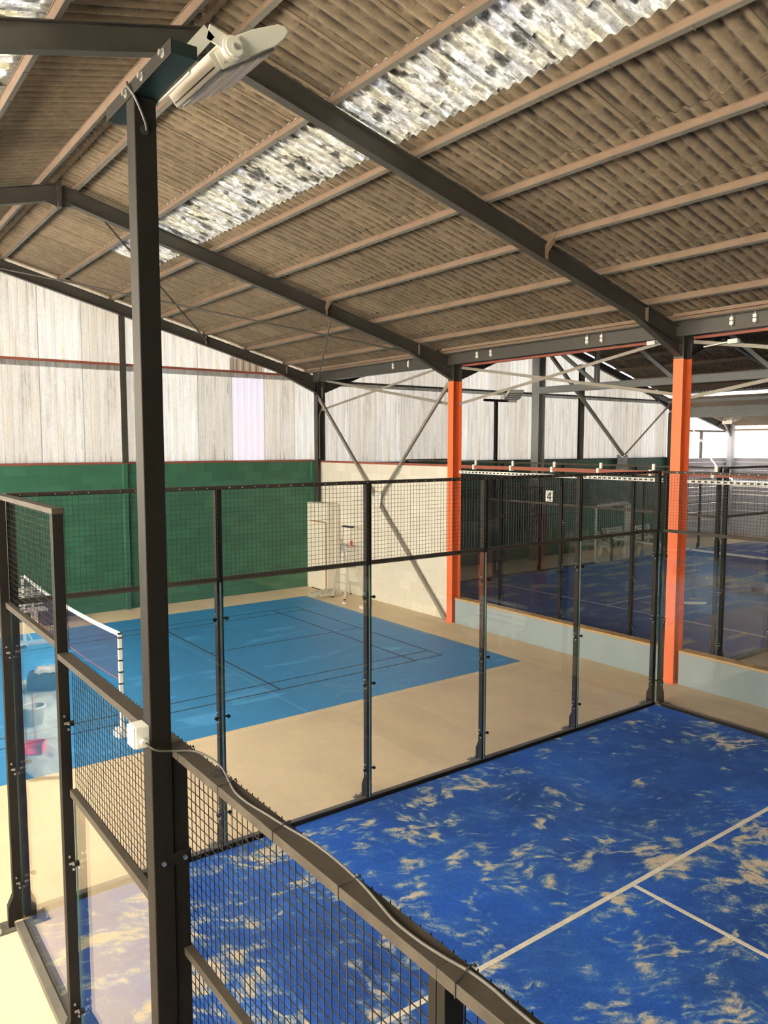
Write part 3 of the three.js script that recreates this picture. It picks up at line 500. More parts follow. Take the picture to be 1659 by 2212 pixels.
// far nave: grey propped beam under the ridge, grey column, gable V braces, beam at the far side
{
  const c = thing('steel_column', 'grey steel column under the ridge of the far nave, against the cladding', 'column', [X2 + 0.25, 0, -12.75]); obj('shaft', ibeam(0.36, 0.36, 0.014, 0.02, 8.3).rotateX(-Math.PI / 2).rotateY(Math.PI / 2), M.greySteel, c); obj('base_plate', bxx(-0.25, 0.25, 0, 0.02, -0.25, 0.25), M.greySteel, c);
  const b = thing('ridge_truss', 'grey steel beam with hangers and diagonals under the ridge of the far nave', 'beam', [0, 0, 0]);
  obj('bottom_chord', ibeam(0.24, 0.2, 0.01, 0.014, 16).translate(X2, 6.47, -12.6), M.greySteel, b);
  for (const z of [-9.85, -6.75, -3.6]) obj('hanger', ibeam(0.14, 0.14, 0.008, 0.01, 2.1).rotateX(-Math.PI / 2).translate(X2, 6.55, z), M.greySteel, b);
  for (const [z0, z1] of [[-12.2, -9.9], [-9.0, -6.9], [-5.7, -3.7]]) obj('diagonal', bar(V(X2, 8.3, z0), V(X2, 6.58, z1), 0.12, 0.09, V(1, 0, 0)), M.greySteel, b);
  const f = thing('wind_beam', 'bolted grey beam spanning along the far side of the second nave', 'beam', [0, 0, 0]);
  obj('beam', ibeam(0.44, 0.22, 0.012, 0.018, 17).translate(X3, 5.86, -12.9), M.greySteel, f); for (const y of [-0.12, 0, 0.12]) for (const z of [-0.06, 0.06]) obj('bolt', cyl(0.018, 0.03, X3 - 0.115, 5.86 + y, -10.1 + z, 'x', 6), M.zinc, f);
  for (const y of [6.35, 6.72]) { const g = thing('wind_beam', y < 6.5 ? 'slim grey rail above the bolted grey beam' : 'upper slim grey rail under the far roof edge', 'beam', [0, 0, 0]); obj('beam', bxx(X3 - 0.5, X3 - 0.4, y - 0.06, y + 0.06, -12.9, 4), M.greySteel, g); }
  brace('gable_brace', 'long dark brace falling across the cladding behind the far court', [11.5, 8.05, -12.8], [16.6, 3.95, -12.9], 0.11, M.brace, false);
  brace('gable_brace', 'dark brace rising to the right across the cladding behind the far court', [16.8, 4.05, -12.9], [19.95, 6.25, -12.9], 0.09, M.brace, false);
  const s = thing('brace_bracket', 'splayed grey steel foot on the dark green wall where two braces meet', 'bracket', [16.65, 3.28, -13.0]); obj('foot', plate([[-0.42, 0], [0.42, 0], [0.25, 0.42], [0.30, 0.72], [0, 0.52], [-0.30, 0.72], [-0.25, 0.42]], 0.12), M.greySteel, s);
  const l = thing('steel_column', 'lilac-grey column with a forked head at the corner of the lean-to', 'column', [25.35, 0, -12.95]); obj('shaft', rbxx(-0.13, 0.13, 0, 5.5, -0.13, 0.13, 0.01), M.lilac, l); obj('fork_brace', [bar(V(0, 4.75, 0), V(-0.95, 5.62, 0), 0.1, 0.1)], M.lilac, l);
  rafter(-12.95, 1, X3, 25.4, (x) => 6.62 - (x - X3) * 0.235, 'roof_rafter', 'grey rafter of the lean-to falling to the lilac column', null, 0.3);
  const rl = thing('wall_girt', 'brown rail along the bright lean-to side wall', 'rail', [0, 0, 0]); obj('rail', bxx(25.42, 25.5, 5.13, 5.2, -12.9, 8), M.brownTrim, rl);
  const r2 = thing('wall_girt', 'pale rail across the bright lean-to gable', 'rail', [0, 0, 0]); obj('rail', bxx(X3 + 0.2, 25.3, 5.05, 5.13, -13.1, -13.04), M.purlinSide, r2);
  const p2 = thing('gable_post', 'slim pale post on the bright lean-to gable', 'post', [22.85, 3.8, -13.05]); obj('shaft', bxx(-0.05, 0.05, 0, 1.3, -0.05, 0.05), M.purlinSide, p2);
}
{ const c = thing('conduit', 'bent grey conduit running down the dark corner column', 'pipe', [0, 0, 0]); const z = -12.88; obj('pipe', new THREE.TubeGeometry(new THREE.CatmullRomCurve3([V(XC + 0.02, 6.2, z), V(XC + 0.02, 5.62, z), V(XC + 0.0, 5.52, z), V(XC - 0.06, 5.4, z), V(XC - 0.08, 5.28, z), V(XC - 0.08, 4.0, z)]), 40, 0.018, 8), M.purlinSide, c); }
// red carrier beam with lamp tray at 3.9 m along the column line
[[-6.6, -0.75], [-0.45, 5.4]].forEach(([z0, z1], i) => {
  const w = i ? 'running on past the second orange column' : 'between the two orange columns';
  const b = thing('carrier_rail', 'rust-brown horizontal rail ' + w + ' at fence height', 'rail', [0, 0, 0]); obj('rail', bxx(XC + 0.05, XC + 0.11, 3.86, 3.94, z0, z1), M.redSteel, b);
  for (let z = z0 + 0.48; z < z1; z += 1.22) obj('clamp', [rbxx(XC + 0.03, XC + 0.13, 3.84, 3.96, z - 0.03, z + 0.03, 0.006), rbxx(XC + 0.06, XC + 0.10, 3.95, 4.07, z + 0.02, z + 0.08, 0.008)], M.whitePlastic, b);
  const t = thing('cable_tray', 'white perforated cable tray under the rust-brown rail ' + w, 'tray', [0, 0, 0]);
  obj('tray', [bxx(XC + 0.02, XC + 0.14, 3.735, 3.742, z0, z1), bxx(XC + 0.02, XC + 0.027, 3.742, 3.80, z0, z1), bxx(XC + 0.133, XC + 0.14, 3.742, 3.80, z0, z1)], M.whitePlastic, t);
  const sl = []; for (let z = z0 + 0.1; z < z1; z += 0.12) sl.push(bxx(XC + 0.0185, XC + 0.0205, 3.755, 3.785, z, z + 0.06)); obj('slot', sl, M.blackRough, t);
});

// ------------------------------------------------------------------ padel cages: local x along the fence, y up, +z towards the court, inner face at z 0
const postProto = {};
function fencePost(h, p, turn, label, group, clampY = [0.42, 1.5, 2.58], footed = true) {
  const key = h + clampY.join() + footed;
  if (postProto[key]) return dup(postProto[key], p, turn, label, group);
  const t = thing('fence_post', label, 'post', p, turn, group); postProto[key] = t;
  for (const s of [-1, 1]) obj('upright', rbxx(s < 0 ? -0.036 : 0.001, s < 0 ? -0.001 : 0.036, 0.061, h - 0.041, -0.09, -0.018, 0.003), M.black, t);
  if (footed) obj('foot', [plate([[0.0905, 0.012], [0.135, 0.012], [0.135, 0.2], [0.0905, 0.3]], 0.072).rotateY(Math.PI / 2).translate(-0.036, 0, -0.0)], M.black, t);
  if (footed) obj('base_plate', [bxx(-0.1, 0.1, 0, 0.012, -0.24, -0.0855)], M.baseRail, t);
  if (footed) obj('anchor_bolt', [-0.075, 0, 0.075].map((x) => cyl(0.011, 0.045, x, 0.03, -0.215, 'y', 6)), M.zinc, t);
  for (const y of clampY) {
    const c = obj('glass_clamp', [rbxx(-0.085, 0.085, y - 0.012, y + 0.012, -0.036, -0.028, 0.003), ...[-1, 1].map((s) => cyl(0.02, 0.022, s * 0.07, y, -0.017, 'z', 12))], M.black, t);
    obj('bolt', [...[-1, 1].flatMap((s) => [cyl(0.009, 0.012, s * 0.07, y, -0.042, 'z', 8), cyl(0.009, 0.03, s * 0.05, y, -0.05, 'z', 6), cyl(0.008, 0.014, s * 0.041, y + 0.05, -0.06, 'x', 8), cyl(0.008, 0.014, s * 0.041, y - 0.05, -0.035, 'x', 8)])], M.zinc, c);
  }
  return t;
}
const meshProto = {};
function meshPanel(w, y0, y1, p, turn, label, group, midY, bottom = true) {
  const key = [w, y0, y1, midY].join();
  if (meshProto[key]) return dup(meshProto[key], p, turn, label, group);
  const t = thing('mesh_panel', label, 'fence panel', p, turn, group); meshProto[key] = t; const h = y1 - y0;
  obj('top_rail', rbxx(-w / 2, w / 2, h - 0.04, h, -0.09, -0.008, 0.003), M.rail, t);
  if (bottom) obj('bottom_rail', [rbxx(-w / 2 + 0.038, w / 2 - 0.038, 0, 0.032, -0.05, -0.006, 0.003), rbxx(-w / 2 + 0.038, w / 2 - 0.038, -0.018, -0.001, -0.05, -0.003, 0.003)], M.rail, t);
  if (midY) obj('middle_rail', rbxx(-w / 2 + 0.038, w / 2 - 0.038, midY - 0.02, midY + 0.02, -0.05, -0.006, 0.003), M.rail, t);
  const ws = [], q = 0.0032, n = Math.round(w / 0.05), m = Math.round(h / 0.05);
  for (let i = 0; i < n; i++) ws.push(bx(q, h + 0.001, q, -w / 2 + 0.025 + i * w / n, h / 2 + 0.0005, -0.003));
  for (let j = 0; j < m; j++) ws.push(bx(w, q, q, 0, 0.02 + j * h / m, 0.001));
  obj('wire_mesh', ws, M.wire, t);
  const fx = []; for (let x = -w / 2 + 0.12; x < w / 2; x += 0.15) fx.push(cyl(0.006, 0.012, x, h - 0.02, 0.0, 'z', 6)); obj('mesh_fixing', fx, M.zinc, t);
  return t;
}
const glassProto = {};
function glassPanel(w, h, p, turn, label, group) {
  const key = w + ',' + h;
  if (glassProto[key]) return dup(glassProto[key], p, turn, label, group);
  const o = thing('glass_panel', label, 'glass pane', p, turn, group); glassProto[key] = o;
  obj('pane', bxx(-w / 2, w / 2, 0.0, h, -0.016, -0.004), M.glass, o);
  for (const q of [-w / 2 - 0.0005, w / 2 + 0.0005]) obj('pane_edge', bxx(q - 0.0005, q + 0.0005, 0, h, -0.016, -0.004), M.glassEdge, o);
  return o;
}
function baseRail(w, p, turn, label) { const t = thing('base_rail', label, 'rail', p, turn); obj('rail', rbxx(-w / 2, w / 2, 0, 0.06, -0.085, -0.02, 0.003), M.baseRail, t); obj('skirt', bxx(-w / 2, w / 2, 0, 0.058, -0.02, -0.001), M.black, t); return t; }

// near court: back fence towards the badminton floor
const BP = [0, -2.05, -4.04, -6.0, -7.95, -10];
const place = ['next to the corner by the orange column', 'second from the orange column corner', 'in its middle', 'second from the left-hand corner', 'next to the left-hand corner'];
BP.forEach((x, i) => { if (i === 0) fencePost(4, [-0.04, 0, 0], 0, 'black back-fence post in the corner by the orange column', 'back fence posts'); else if (i < 5) fencePost(4, [x, 0, 0], 0, `black back-fence post ${['', 'first from the orange column corner', 'second from the orange column corner', 'third from the orange column corner, before the ladder', 'fourth from the orange column corner, before the green wall'][i]}`, 'back fence posts'); else fencePost(4, [x + 0.04, 0, 0], 0, 'black back-fence post at the corner nearest the badminton net', 'back fence posts'); });
for (let i = 0; i < 5; i++) {
  const a = BP[i], b = BP[i + 1], c = (a + b) / 2, w = +(Math.abs(a - b)).toFixed(2);
  meshPanel(w, 3, 4, [c, 3, 0], 0, `wire mesh panel above the back glass, ${place[i]}`, 'back fence mesh');
  glassPanel(+(w - 0.012).toFixed(3), 2.915, [c, 0.061, 0], 0, `tall glass pane of the back fence, ${place[i]}`, 'back fence glass');
}
baseRail(10, [-5, 0, 0], 0, 'dark steel base rail under the back glass');
// right-hand fence of the near court
fencePost(4, [0, 0, 0.04], -Math.PI / 2, 'black side-fence post in the corner by the orange column', 'right side posts');
fencePost(4, [0, 0, 2.02], -Math.PI / 2, 'black side-fence post two metres on from the orange column corner', 'right side posts');
meshPanel(2, 3, 4, [0, 3, 1.0], -Math.PI / 2, 'black wire mesh panel above the side glass by the orange column', 'right side mesh');
glassPanel(1.98, 2.915, [0, 0.061, 1.0], -Math.PI / 2, 'tall side glass pane by the orange column', 'right side glass');
glassPanel(1.98, 1.915, [0, 0.061, 3.04], -Math.PI / 2, 'lower side glass pane further from the orange column', 'right side glass');
meshPanel(2, 2, 3, [0, 2, 3.04], -Math.PI / 2, 'stepped-down wire mesh panel of the side fence', 'right side mesh');
baseRail(5.9, [0, 0, 3.05], -Math.PI / 2, 'dark steel base rail under the side glass by the orange column');
// left-hand fence, nearest the viewer
const LT = Math.PI / 2, LX = -10;
fencePost(4, [LX, 0, 0.04], LT, 'black side-fence post at the left-hand corner', 'left side posts');
fencePost(4, [LX, 0, 1.964], LT, 'tall black side-fence post where the fence steps down', 'left side posts', [0.37, 1.48, 2.5]);
fencePost(3, [LX, 0, 4.045], LT, 'black side-fence post bolted to the lamp mast', 'left side posts', [], false);
fencePost(3, [LX, 0, 6.0], LT, 'black double side-fence post under the cabled top rail', 'left side posts', []);
meshPanel(1.98, 3, 4, [LX, 3, 1.0], LT, 'tall corner wire mesh panel standing above the left-hand glass', 'left side mesh');
glassPanel(1.9, 2.915, [LX, 0.061, 0.98], LT, 'tall left-hand glass pane next to the corner', 'left side glass');
meshPanel(2.02, 2, 3, [LX, 2, 3.01], LT, 'wire mesh panel between the step-down post and the lamp mast', 'left side mesh');
glassPanel(2.0, 1.915, [LX, 0.061, 3.0], LT, 'lower left-hand glass pane beside the lamp mast', 'left side glass');
meshPanel(1.98, 0, 3, [LX, 0, 5.01], LT, 'full-height wire mesh panel right of the lamp mast', 'left side mesh', 1.97, false);
meshPanel(1.98, 0, 3, [LX, 0, 6.99], LT, 'full-height wire mesh panel under the near end of the cable', 'left side mesh', 1.97, false);
baseRail(9.9, [LX, 0, 5.05], LT, 'dusty steel base rail under the left-hand fence');

// lamp mast, arm and floodlight
{
  const t = thing('lamp_mast', 'tall square black lamp mast bolted to the side fence', 'mast', [-10.142, 0, 4.04]);
  obj('pole', rbxx(-0.05, 0.05, 0, 5.94, -0.05, 0.05, 0.006), M.black, t);
  obj('joining_plate', [bxx(-0.028, 0.132, 2.43, 2.49, 0.05, 0.055)], M.black, t);
  for (const q of [-0.005, 0.1]) obj('bolt', cyl(0.011, 0.012, q, 2.455, 0.06, 'z', 10), M.zinc, t);
  obj('cross_arm', [rbxx(-0.05, 0.055, 5.94, 5.992, -0.31, 0.49, 0.004)], M.darkGreenSteel, t);
  obj('arm_flange', [bxx(-0.054, -0.05, 5.936, 5.996, -0.31, 0.49)], M.black, t);
  for (const z of [-0.03, 0.17, 0.41]) obj('arm_bolt', [cyl(0.012, 0.018, -0.064, 5.966, z, 'x', 8), cyl(0.019, 0.005, -0.056, 5.966, z, 'x', 10)], M.zinc, t);
  obj('cable_hole', cyl(0.02, 0.004, -0.005, 5.80, 0.051, 'z', 12), M.blackRough, t);
  const cv = new THREE.CatmullRomCurve3([V(-0.058, 6.005, -0.005), V(-0.066, 5.98, 0.02), V(-0.05, 5.93, 0.058), V(-0.02, 5.86, 0.066), V(0, 5.81, 0.06), V(0.004, 5.79, 0.03)]); obj('cable', new THREE.TubeGeometry(cv, 24, 0.006, 6), M.cable, t);
  const j = thing('junction_box', 'small white junction box on the side of the lamp mast', 'box', [-10.225, 3.03, 4.03]);
  obj('box_body', rbxx(-0.035, 0.035, 0, 0.105, -0.05, 0.05, 0.008), M.whitePlastic, j); obj('lid', rbxx(-0.042, -0.034, 0.004, 0.101, -0.046, 0.046, 0.003), M.whitePlastic, j); obj('gland', cyl(0.016, 0.03, 0.0, 0.035, 0.06, 'z', 10), M.whitePlastic, j);
}
function floodlight(p, turn, label) {       // origin at the near hinge line, shines towards local +x and down
  const t = thing('floodlight', label, 'floodlight', p, turn), A = 0.577, W = 0.45;
  const body = new THREE.Shape(); [[-0.09, -0.036], [-0.05, -0.083], [0.23, 0.098], [0.268, 0.136], [0.283, 0.166], [0.27, 0.183], [0.236, 0.18], [0.12, 0.125], [0.02, 0.064], [-0.035, 0.03]].forEach(([x, y], i) => i ? body.lineTo(x, y) : body.moveTo(x, y));
  obj('housing', uvm(new THREE.ExtrudeGeometry(body, { depth: W, bevelEnabled: true, bevelThickness: 0.006, bevelSize: 0.004, bevelSegments: 2 }).translate(0, 0, -W)), M.lampWhite, t);
  const tilt = (q) => q.rotateZ(A);
  for (const z of [0.012, -W - 0.012]) obj('end_plate', tilt(rbx(0.15, 0.07, 0.012, 0.004, 0.0, -0.018, z)), M.lampWhite, t);
  const led = obj('led_panel', tilt(rbx(0.31, 0.014, W - 0.03, 0.004, 0.085, -0.052, -W / 2)), M.led, t);
  for (let k = 0; k < 3; k++) obj('lens_strip', tilt(rbx(0.06, 0.008, W - 0.07, 0.003, -0.005 + k * 0.095, -0.061, -W / 2)), M.lens, led);
  obj('seal', bx(0.006, 0.006, W - 0.02, 0, 0, 0).rotateZ(0.7).translate(-0.06, -0.074, -W / 2), M.blackRough, t);
  for (const z of [0.032, -W - 0.032]) { const h = obj('hinge', [cyl(0.048, 0.03, 0, 0, z, 'z', 24), cyl(0.038, 0.012, 0, 0, z + Math.sign(z) * 0.02, 'z', 24)], M.lampWhite, t); obj('bolt', cyl(0.012, 0.014, 0, 0, z + Math.sign(z) * 0.03, 'z', 8), M.zinc, h); }
  obj('screw', [cyl(0.006, 0.012, 0.045, 0.062, 0.02, 'z', 6), cyl(0.006, 0.012, 0.055, -0.012, 0.02, 'z', 6), cyl(0.006, 0.012, -0.03, -0.055, 0.02, 'z', 6)], M.zinc, t);
  const br = []; for (const z of [0.036, -W - 0.036]) { br.push(bar(V(-0.0, 0.005, z), V(-0.11, 0.035, z), 0.007, 0.062, V(0, 1, 0)), bar(V(-0.105, 0.037, z), V(-0.193, -0.075, z), 0.007, 0.058, V(0, 1, 0))); }
  br.push(bxx(-0.198, -0.188, -0.155, -0.055, -W - 0.039, 0.039));
  obj('bracket', br, M.lampWhite, t);
  obj('bracket_bolt', [-0.34, -0.14].map((z) => cyl(0.012, 0.02, -0.18, -0.10, z, 'x', 8)), M.zinc, t);
  return t;
}
floodlight([-9.88, 6.09, 4.38], 0, 'large white floodlight on the arm of the lamp mast');

// cable laid along the top rail and its ties
{
  const pts = [[-10.225, 4.11, 3.062], [-10.19, 4.14, 3.03], [-10.10, 4.15, 3.008], [-10.03, 4.20, 3.006], [-9.995, 4.3], [-10.0, 4.44], [-10.035, 4.59], [-10.058, 4.69], [-10.062, 4.80], [-10.045, 4.955], [-10.033, 5.08], [-10.018, 5.19], [-10.012, 5.30], [-10.014, 5.42], [-10.024, 5.55], [-10.043, 5.67], [-10.06, 5.78], [-10.058, 5.90], [-10.047, 5.99], [-10.032, 6.07], [-10.028, 6.15], [-10.034, 6.25], [-10.04, 6.6], [-10.05, 7.2], [-10.04, 7.95]];
  const cv = new THREE.CatmullRomCurve3(pts.map(([x, z, y]) => V(x, (y ?? 3.0) + 0.005, z)));
  const c = thing('cable', 'grey cable snaking along the top rail from the junction box', 'cable', [0, 0, 0]);
  obj('sheath', new THREE.TubeGeometry(cv, 160, 0.005, 8), M.cable, c);
  const tp = [4.15, 4.60, 5.06, 5.52, 6.07];
  tp.forEach((z, i) => { const t = thing('cable_tie', ['first tie from the junction box', 'second tie from the junction box', 'third tie from the junction box', 'fourth tie from the junction box', 'tie beside the rail joint'][i].replace(/^/, 'thin dark cable tie round the top rail, '), 'cable tie', [LX, 3, z], 0, 'cable ties'); const q = (a, b) => bar(V(a[0], a[1], (i % 2 ? 0.02 : -0.02) * (a[0] + 0.05) * 10), V(b[0], b[1], (i % 2 ? 0.02 : -0.02) * (b[0] + 0.05) * 10), 0.005, 0.0016); obj('band', [q([-0.092, -0.042], [-0.092, 0.002]), q([-0.092, 0.002], [-0.045, 0.008]), q([-0.045, 0.008], [-0.03, 0.016]), q([-0.03, 0.016], [-0.012, 0.012]), q([-0.012, 0.012], [-0.002, 0.001])], M.blackRough, t); obj('tie_head', bx(0.008, 0.006, 0.008, -0.012, 0.014, 0), M.blackRough, t); });
  const r = R(77), d = []; for (let k = 0; k < 130; k++) { const a = r() * 6.28, q = Math.abs(r() + r() + r() - 1.5) * 0.045; d.push(new THREE.IcosahedronGeometry(0.0012 + r() * 0.0025, 0).scale(1 + r() * 2, 0.5, 1).rotateY(a).translate(LX - 0.03 + Math.cos(a) * q * 0.7, 3.0015, 4.49 + Math.sin(a) * q * 1.4)); }
  tag(obj('metal_shavings', d, M.blackRough), 'dark metal shavings scattered on the top rail near the lamp mast', 'shavings', null, 'stuff');
}

// ------------------------------------------------------------------ far padel court (number 4)
const C4x = 3.05, C4z = -5.67;
{
  const g = structGroup('far_turf', 'blue padel turf of the far court with long sand drifts', 'turf court');
  obj('turf', bxx(C4x + 0.01, C4x + 20, 0, 0.016, C4z - 5, C4z + 5), M.turfFar, g);
  const L = (x0, x1, z0, z1) => obj('white_line', bxx(x0, x1, 0.015, 0.0185, z0, z1), M.line, g);
  L(6.08, 6.13, -10.66, -0.68); L(6.13, 13.05, -5.695, -5.645); L(13.05, 20, -5.695, -5.645); L(19.97, 20.02, -10.66, -0.68);
}
[0, 1, 2, 3, 4, 5].forEach((i) => fencePost(4, [C4x, 0, C4z - 5 + 2 * i + (i === 0 ? 0.04 : i === 5 ? -0.04 : 0)], LT, `black far court end post, ${['in the corner behind the cream wall', 'second from the cream wall', 'third from the cream wall', 'fourth from the cream wall', 'fifth from the cream wall', 'in the corner by the second orange column'][i]}`, 'far court end posts'));
for (let i = 0; i < 5; i++) { const z = C4z - 4 + 2 * i, w = ['behind the cream wall', 'second from the cream wall', 'in the middle', 'fourth from the cream wall', 'by the second orange column'][i]; meshPanel(2, 3, 4, [C4x, 3, z], LT, `mesh panel above the far court end glass, ${w}`, 'far court end mesh'); glassPanel(1.98, 2.915, [C4x, 0.061, z], LT, `end glass pane of the far court, ${w}`, 'far court end glass'); }
for (const [zz, turn, w, xs] of [[C4z - 5, 0, 'on its dark green side', [0.04, 2, 4, 6, 8, 12, 14, 16, 18]], [C4z + 5, Math.PI, 'on its side towards the second orange column', [0.04, 2, 4, 6, 8]]]) {
  const n = ['at the corner', 'two metres from the corner', 'four metres from the corner', 'six metres from the corner', 'by the entrance', 'past the entrance', 'second past the entrance', 'third past the entrance', 'fourth past the entrance'];
  xs.forEach((x, i) => fencePost(i < 2 ? 4 : 3, [C4x + x, 0, zz], turn, `far court post ${w}, ${n[i]}`, 'far court side posts', i < 2 ? undefined : []));
  meshPanel(2, 3, 4, [C4x + 1, 3, zz], turn, `tall corner mesh panel of the far court ${w}`, 'far court side mesh');
  glassPanel(1.98, 2.915, [C4x + 1, 0.061, zz], turn, `tall glass pane of the far court ${w}`, 'far court side glass');
  meshPanel(2, 2, 3, [C4x + 3, 2, zz], turn, `stepped wire mesh panel of the far court ${w}`, 'far court side mesh');
  glassPanel(1.98, 1.915, [C4x + 3, 0.061, zz], turn, `lower glass pane of the far court ${w}`, 'far court side glass');
  for (const [k, x] of (turn ? [5, 7] : [5, 7, 13, 15, 17]).entries()) meshPanel(1.98, 0, 3, [C4x + x, 0, zz], turn, `full-height far court mesh ${w}, ${['before the entrance', 'beside the entrance', 'past the entrance', 'second past the entrance', 'third past the entrance'][k]}`, 'far court side mesh', 1.97, false);
  baseRail(turn ? 10 : 9, [C4x + (turn ? 5 : 4.5), 0, zz], turn, `dark base rail of the far court ${w}`);
}
baseRail(10, [C4x, 0, C4z], LT, 'dark base rail under the end glass of the far court');
{ // padded entrance frame, net
  const e = thing('entrance_frame', 'white padded door frame at the side entrance of the far court', 'door frame', [13.25, 0, -10.85]);
  obj('slim_jamb', [cyl(0.045, 2.1, -0.98, 1.05, 0, 'y', 10), cyl(0.06, 0.12, -0.98, 2.06, 0, 'y', 10)], M.white, e);
  obj('padded_jamb', rbxx(0.86, 1.06, 0, 2.16, -0.1, 0.1, 0.04), M.white, e);
  obj('padded_lintel', orient(rbx(0.15, 0.15, 1.85, 0.05, 0, 0, 0.925), V(-0.9, 2.13, 0), V(0.95, 2.18, 0)), M.white, e);
  const n = thing('padel_net', 'padel net with a white top band across the far court', 'net', [13.05, 0, C4z]);
  const sag = (z) => 0.80 + 0.10 * (z / 5) ** 2, ws = []; for (let z = -4.95; z <= 4.95; z += 0.06) ws.push(bx(0.004, sag(z) - 0.05, 0.004, 0, (sag(z) + 0.03) / 2, z)); for (let y = 0.05; y < 0.8; y += 0.06) ws.push(bx(0.004, 0.004, 9.9, 0, y, 0));
  obj('net_mesh', ws, M.netCord, n);
  const bd = []; for (let k = 0; k < 20; k++) { const z0 = -5 + k * 0.5, z1 = z0 + 0.5; bd.push(bar(V(0, sag(z0), z0), V(0, sag(z1), z1), 0.012, 0.07)); } obj('top_band', bd, M.white, n);
  const mk = []; for (let k = 0; k < 8; k++) { const z = -4.2 + k * 1.2; for (const q of [0, 0.06, 0.11]) mk.push(bx(0.002, 0.026, 0.035, -0.0072, sag(z), z + q)); } obj('printed_mark', mk, M.blackRough, n);
  for (const s of [-1, 1]) obj('net_post', rbxx(-0.04, 0.04, 0, 0.95, s * 5.02 - 0.04, s * 5.02 + 0.04, 0.006), M.black, n);
}
{ // number plate
  const s = thing('number_sign', 'white plate with a dark number 4 on the end fence of the far court', 'sign', [C4x - 0.006, 3.05, -5.09]);
  const sh = new THREE.Shape(); const w = 0.115, h = 0.28, r = 0.025; sh.moveTo(-w + r, 0); sh.lineTo(w - r, 0); sh.quadraticCurveTo(w, 0, w, r); sh.lineTo(w, h - r); sh.quadraticCurveTo(w, h, w - r, h); sh.lineTo(-w + r, h); sh.quadraticCurveTo(-w, h, -w, h - r); sh.lineTo(-w, r); sh.quadraticCurveTo(-w, 0, -w + r, 0);
  obj('plate', uvm(new THREE.ExtrudeGeometry(sh, { depth: 0.006, bevelEnabled: false }).rotateY(-Math.PI / 2)), M.whitePlastic, s);
  const font = await new FontLoader().loadAsync('fonts/droid/droid_sans_bold.typeface.json');
  const tg = new TextGeometry('4', { font, size: 0.185, depth: 0.003, curveSegments: 4 }); tg.computeBoundingBox(); tg.translate(-(tg.boundingBox.max.x + tg.boundingBox.min.x) / 2, 0.045, 0).rotateY(-Math.PI / 2).translate(-0.0065, 0, 0);
  obj('numeral', tg, std({ roughness: 0.6, color: rgb(0.055, 0.03, 0.03) }), s);
}
{ // lamp masts of the far court
  const m = thing('lamp_mast', 'slim black lamp mast of the far court before the pale cladding', 'mast', [7.06, 0, -10.97]); obj('pole', rbxx(-0.05, 0.05, 0, 5.86, -0.05, 0.05, 0.006), M.black, m); obj('cross_arm', rbxx(-0.55, 0.72, 5.86, 5.94, -0.04, 0.04, 0.005), M.black, m);
  floodlight([7.3, 6.03, -10.79], -Math.PI / 2 - 0.3, 'white floodlight on the slim mast of the far court').scale.setScalar(1.15);
  floodlight([22.7, 5.62, -11.2], -0.5, 'white floodlight under the lean-to rafter').scale.setScalar(1.5);
}
// ------------------------------------------------------------------ benches, nets, loose things
function bench(p, turn, label) {
  const t = thing('bench', label, 'bench', p, turn, undefined), L = 1.5;
  for (let k = 0; k < 4; k++) obj('seat_slat', rbx(L, 0.03, 0.085, 0.008, 0, 0.42 + (k === 0 ? -0.005 : 0), 0.2 - k * 0.115), M.whitePlastic, t);
  for (let k = 0; k < 4; k++) obj('back_slat', rbx(L, 0.085, 0.028, 0.008, 0, 0.52 + k * 0.115, -0.24 - k * 0.03).rotateX(0), M.whitePlastic, t);
  for (const s of [-1, 1]) { const sh = new THREE.Shape(); [[0.27, 0.0], [0.19, 0.0], [0.14, 0.3], [-0.12, 0.32], [-0.2, 0.0], [-0.30, 0.0], [-0.20, 0.40], [-0.31, 0.93], [-0.25, 0.93], [-0.15, 0.42], [0.24, 0.42], [0.26, 0.36], [0.2, 0.33]].forEach(([z, y], i) => i ? sh.lineTo(z, y) : sh.moveTo(z, y)); obj('leg_frame', uvm(new THREE.ExtrudeGeometry(sh, { depth: 0.05, bevelEnabled: true, bevelSize: 0.006, bevelThickness: 0.006, bevelSegments: 1 }).rotateY(-Math.PI / 2).translate(s * L * 0.32 + 0.025, 0, 0)), M.whitePlastic, t); }
  return t;
}
const b0 = bench([14.55, 0, -12.15], 0.75, 'white slatted bench behind the padded entrance frame of the far court');
dup(b0, [16.15, 0, -12.65], 0.05, 'white slatted bench half hidden by the padded jamb');
dup(b0, [17.9, 0, -12.5], 0.05, 'white slatted bench behind the net of the far court');
dup(b0, [0.78, 0, 4.7], -Math.PI / 2, 'white slatted bench outside the side fence, mirrored in the back glass');
dup(b0, [-7.6, 0, -12.55], 0.0, 'white slatted bench against the green wall behind the badminton net');
{ const g = thing('sports_bag', 'black box-shaped bag beside the white bench at the green wall', 'bag', [-6.75, 0, -12.55]); obj('bag_body', rbxx(-0.22, 0.3, 0, 0.36, -0.2, 0.2, 0.04), M.bag, g); obj('strap', new THREE.TorusGeometry(0.1, 0.012, 6, 14, Math.PI).translate(0.04, 0.35, 0), M.bag, g); }
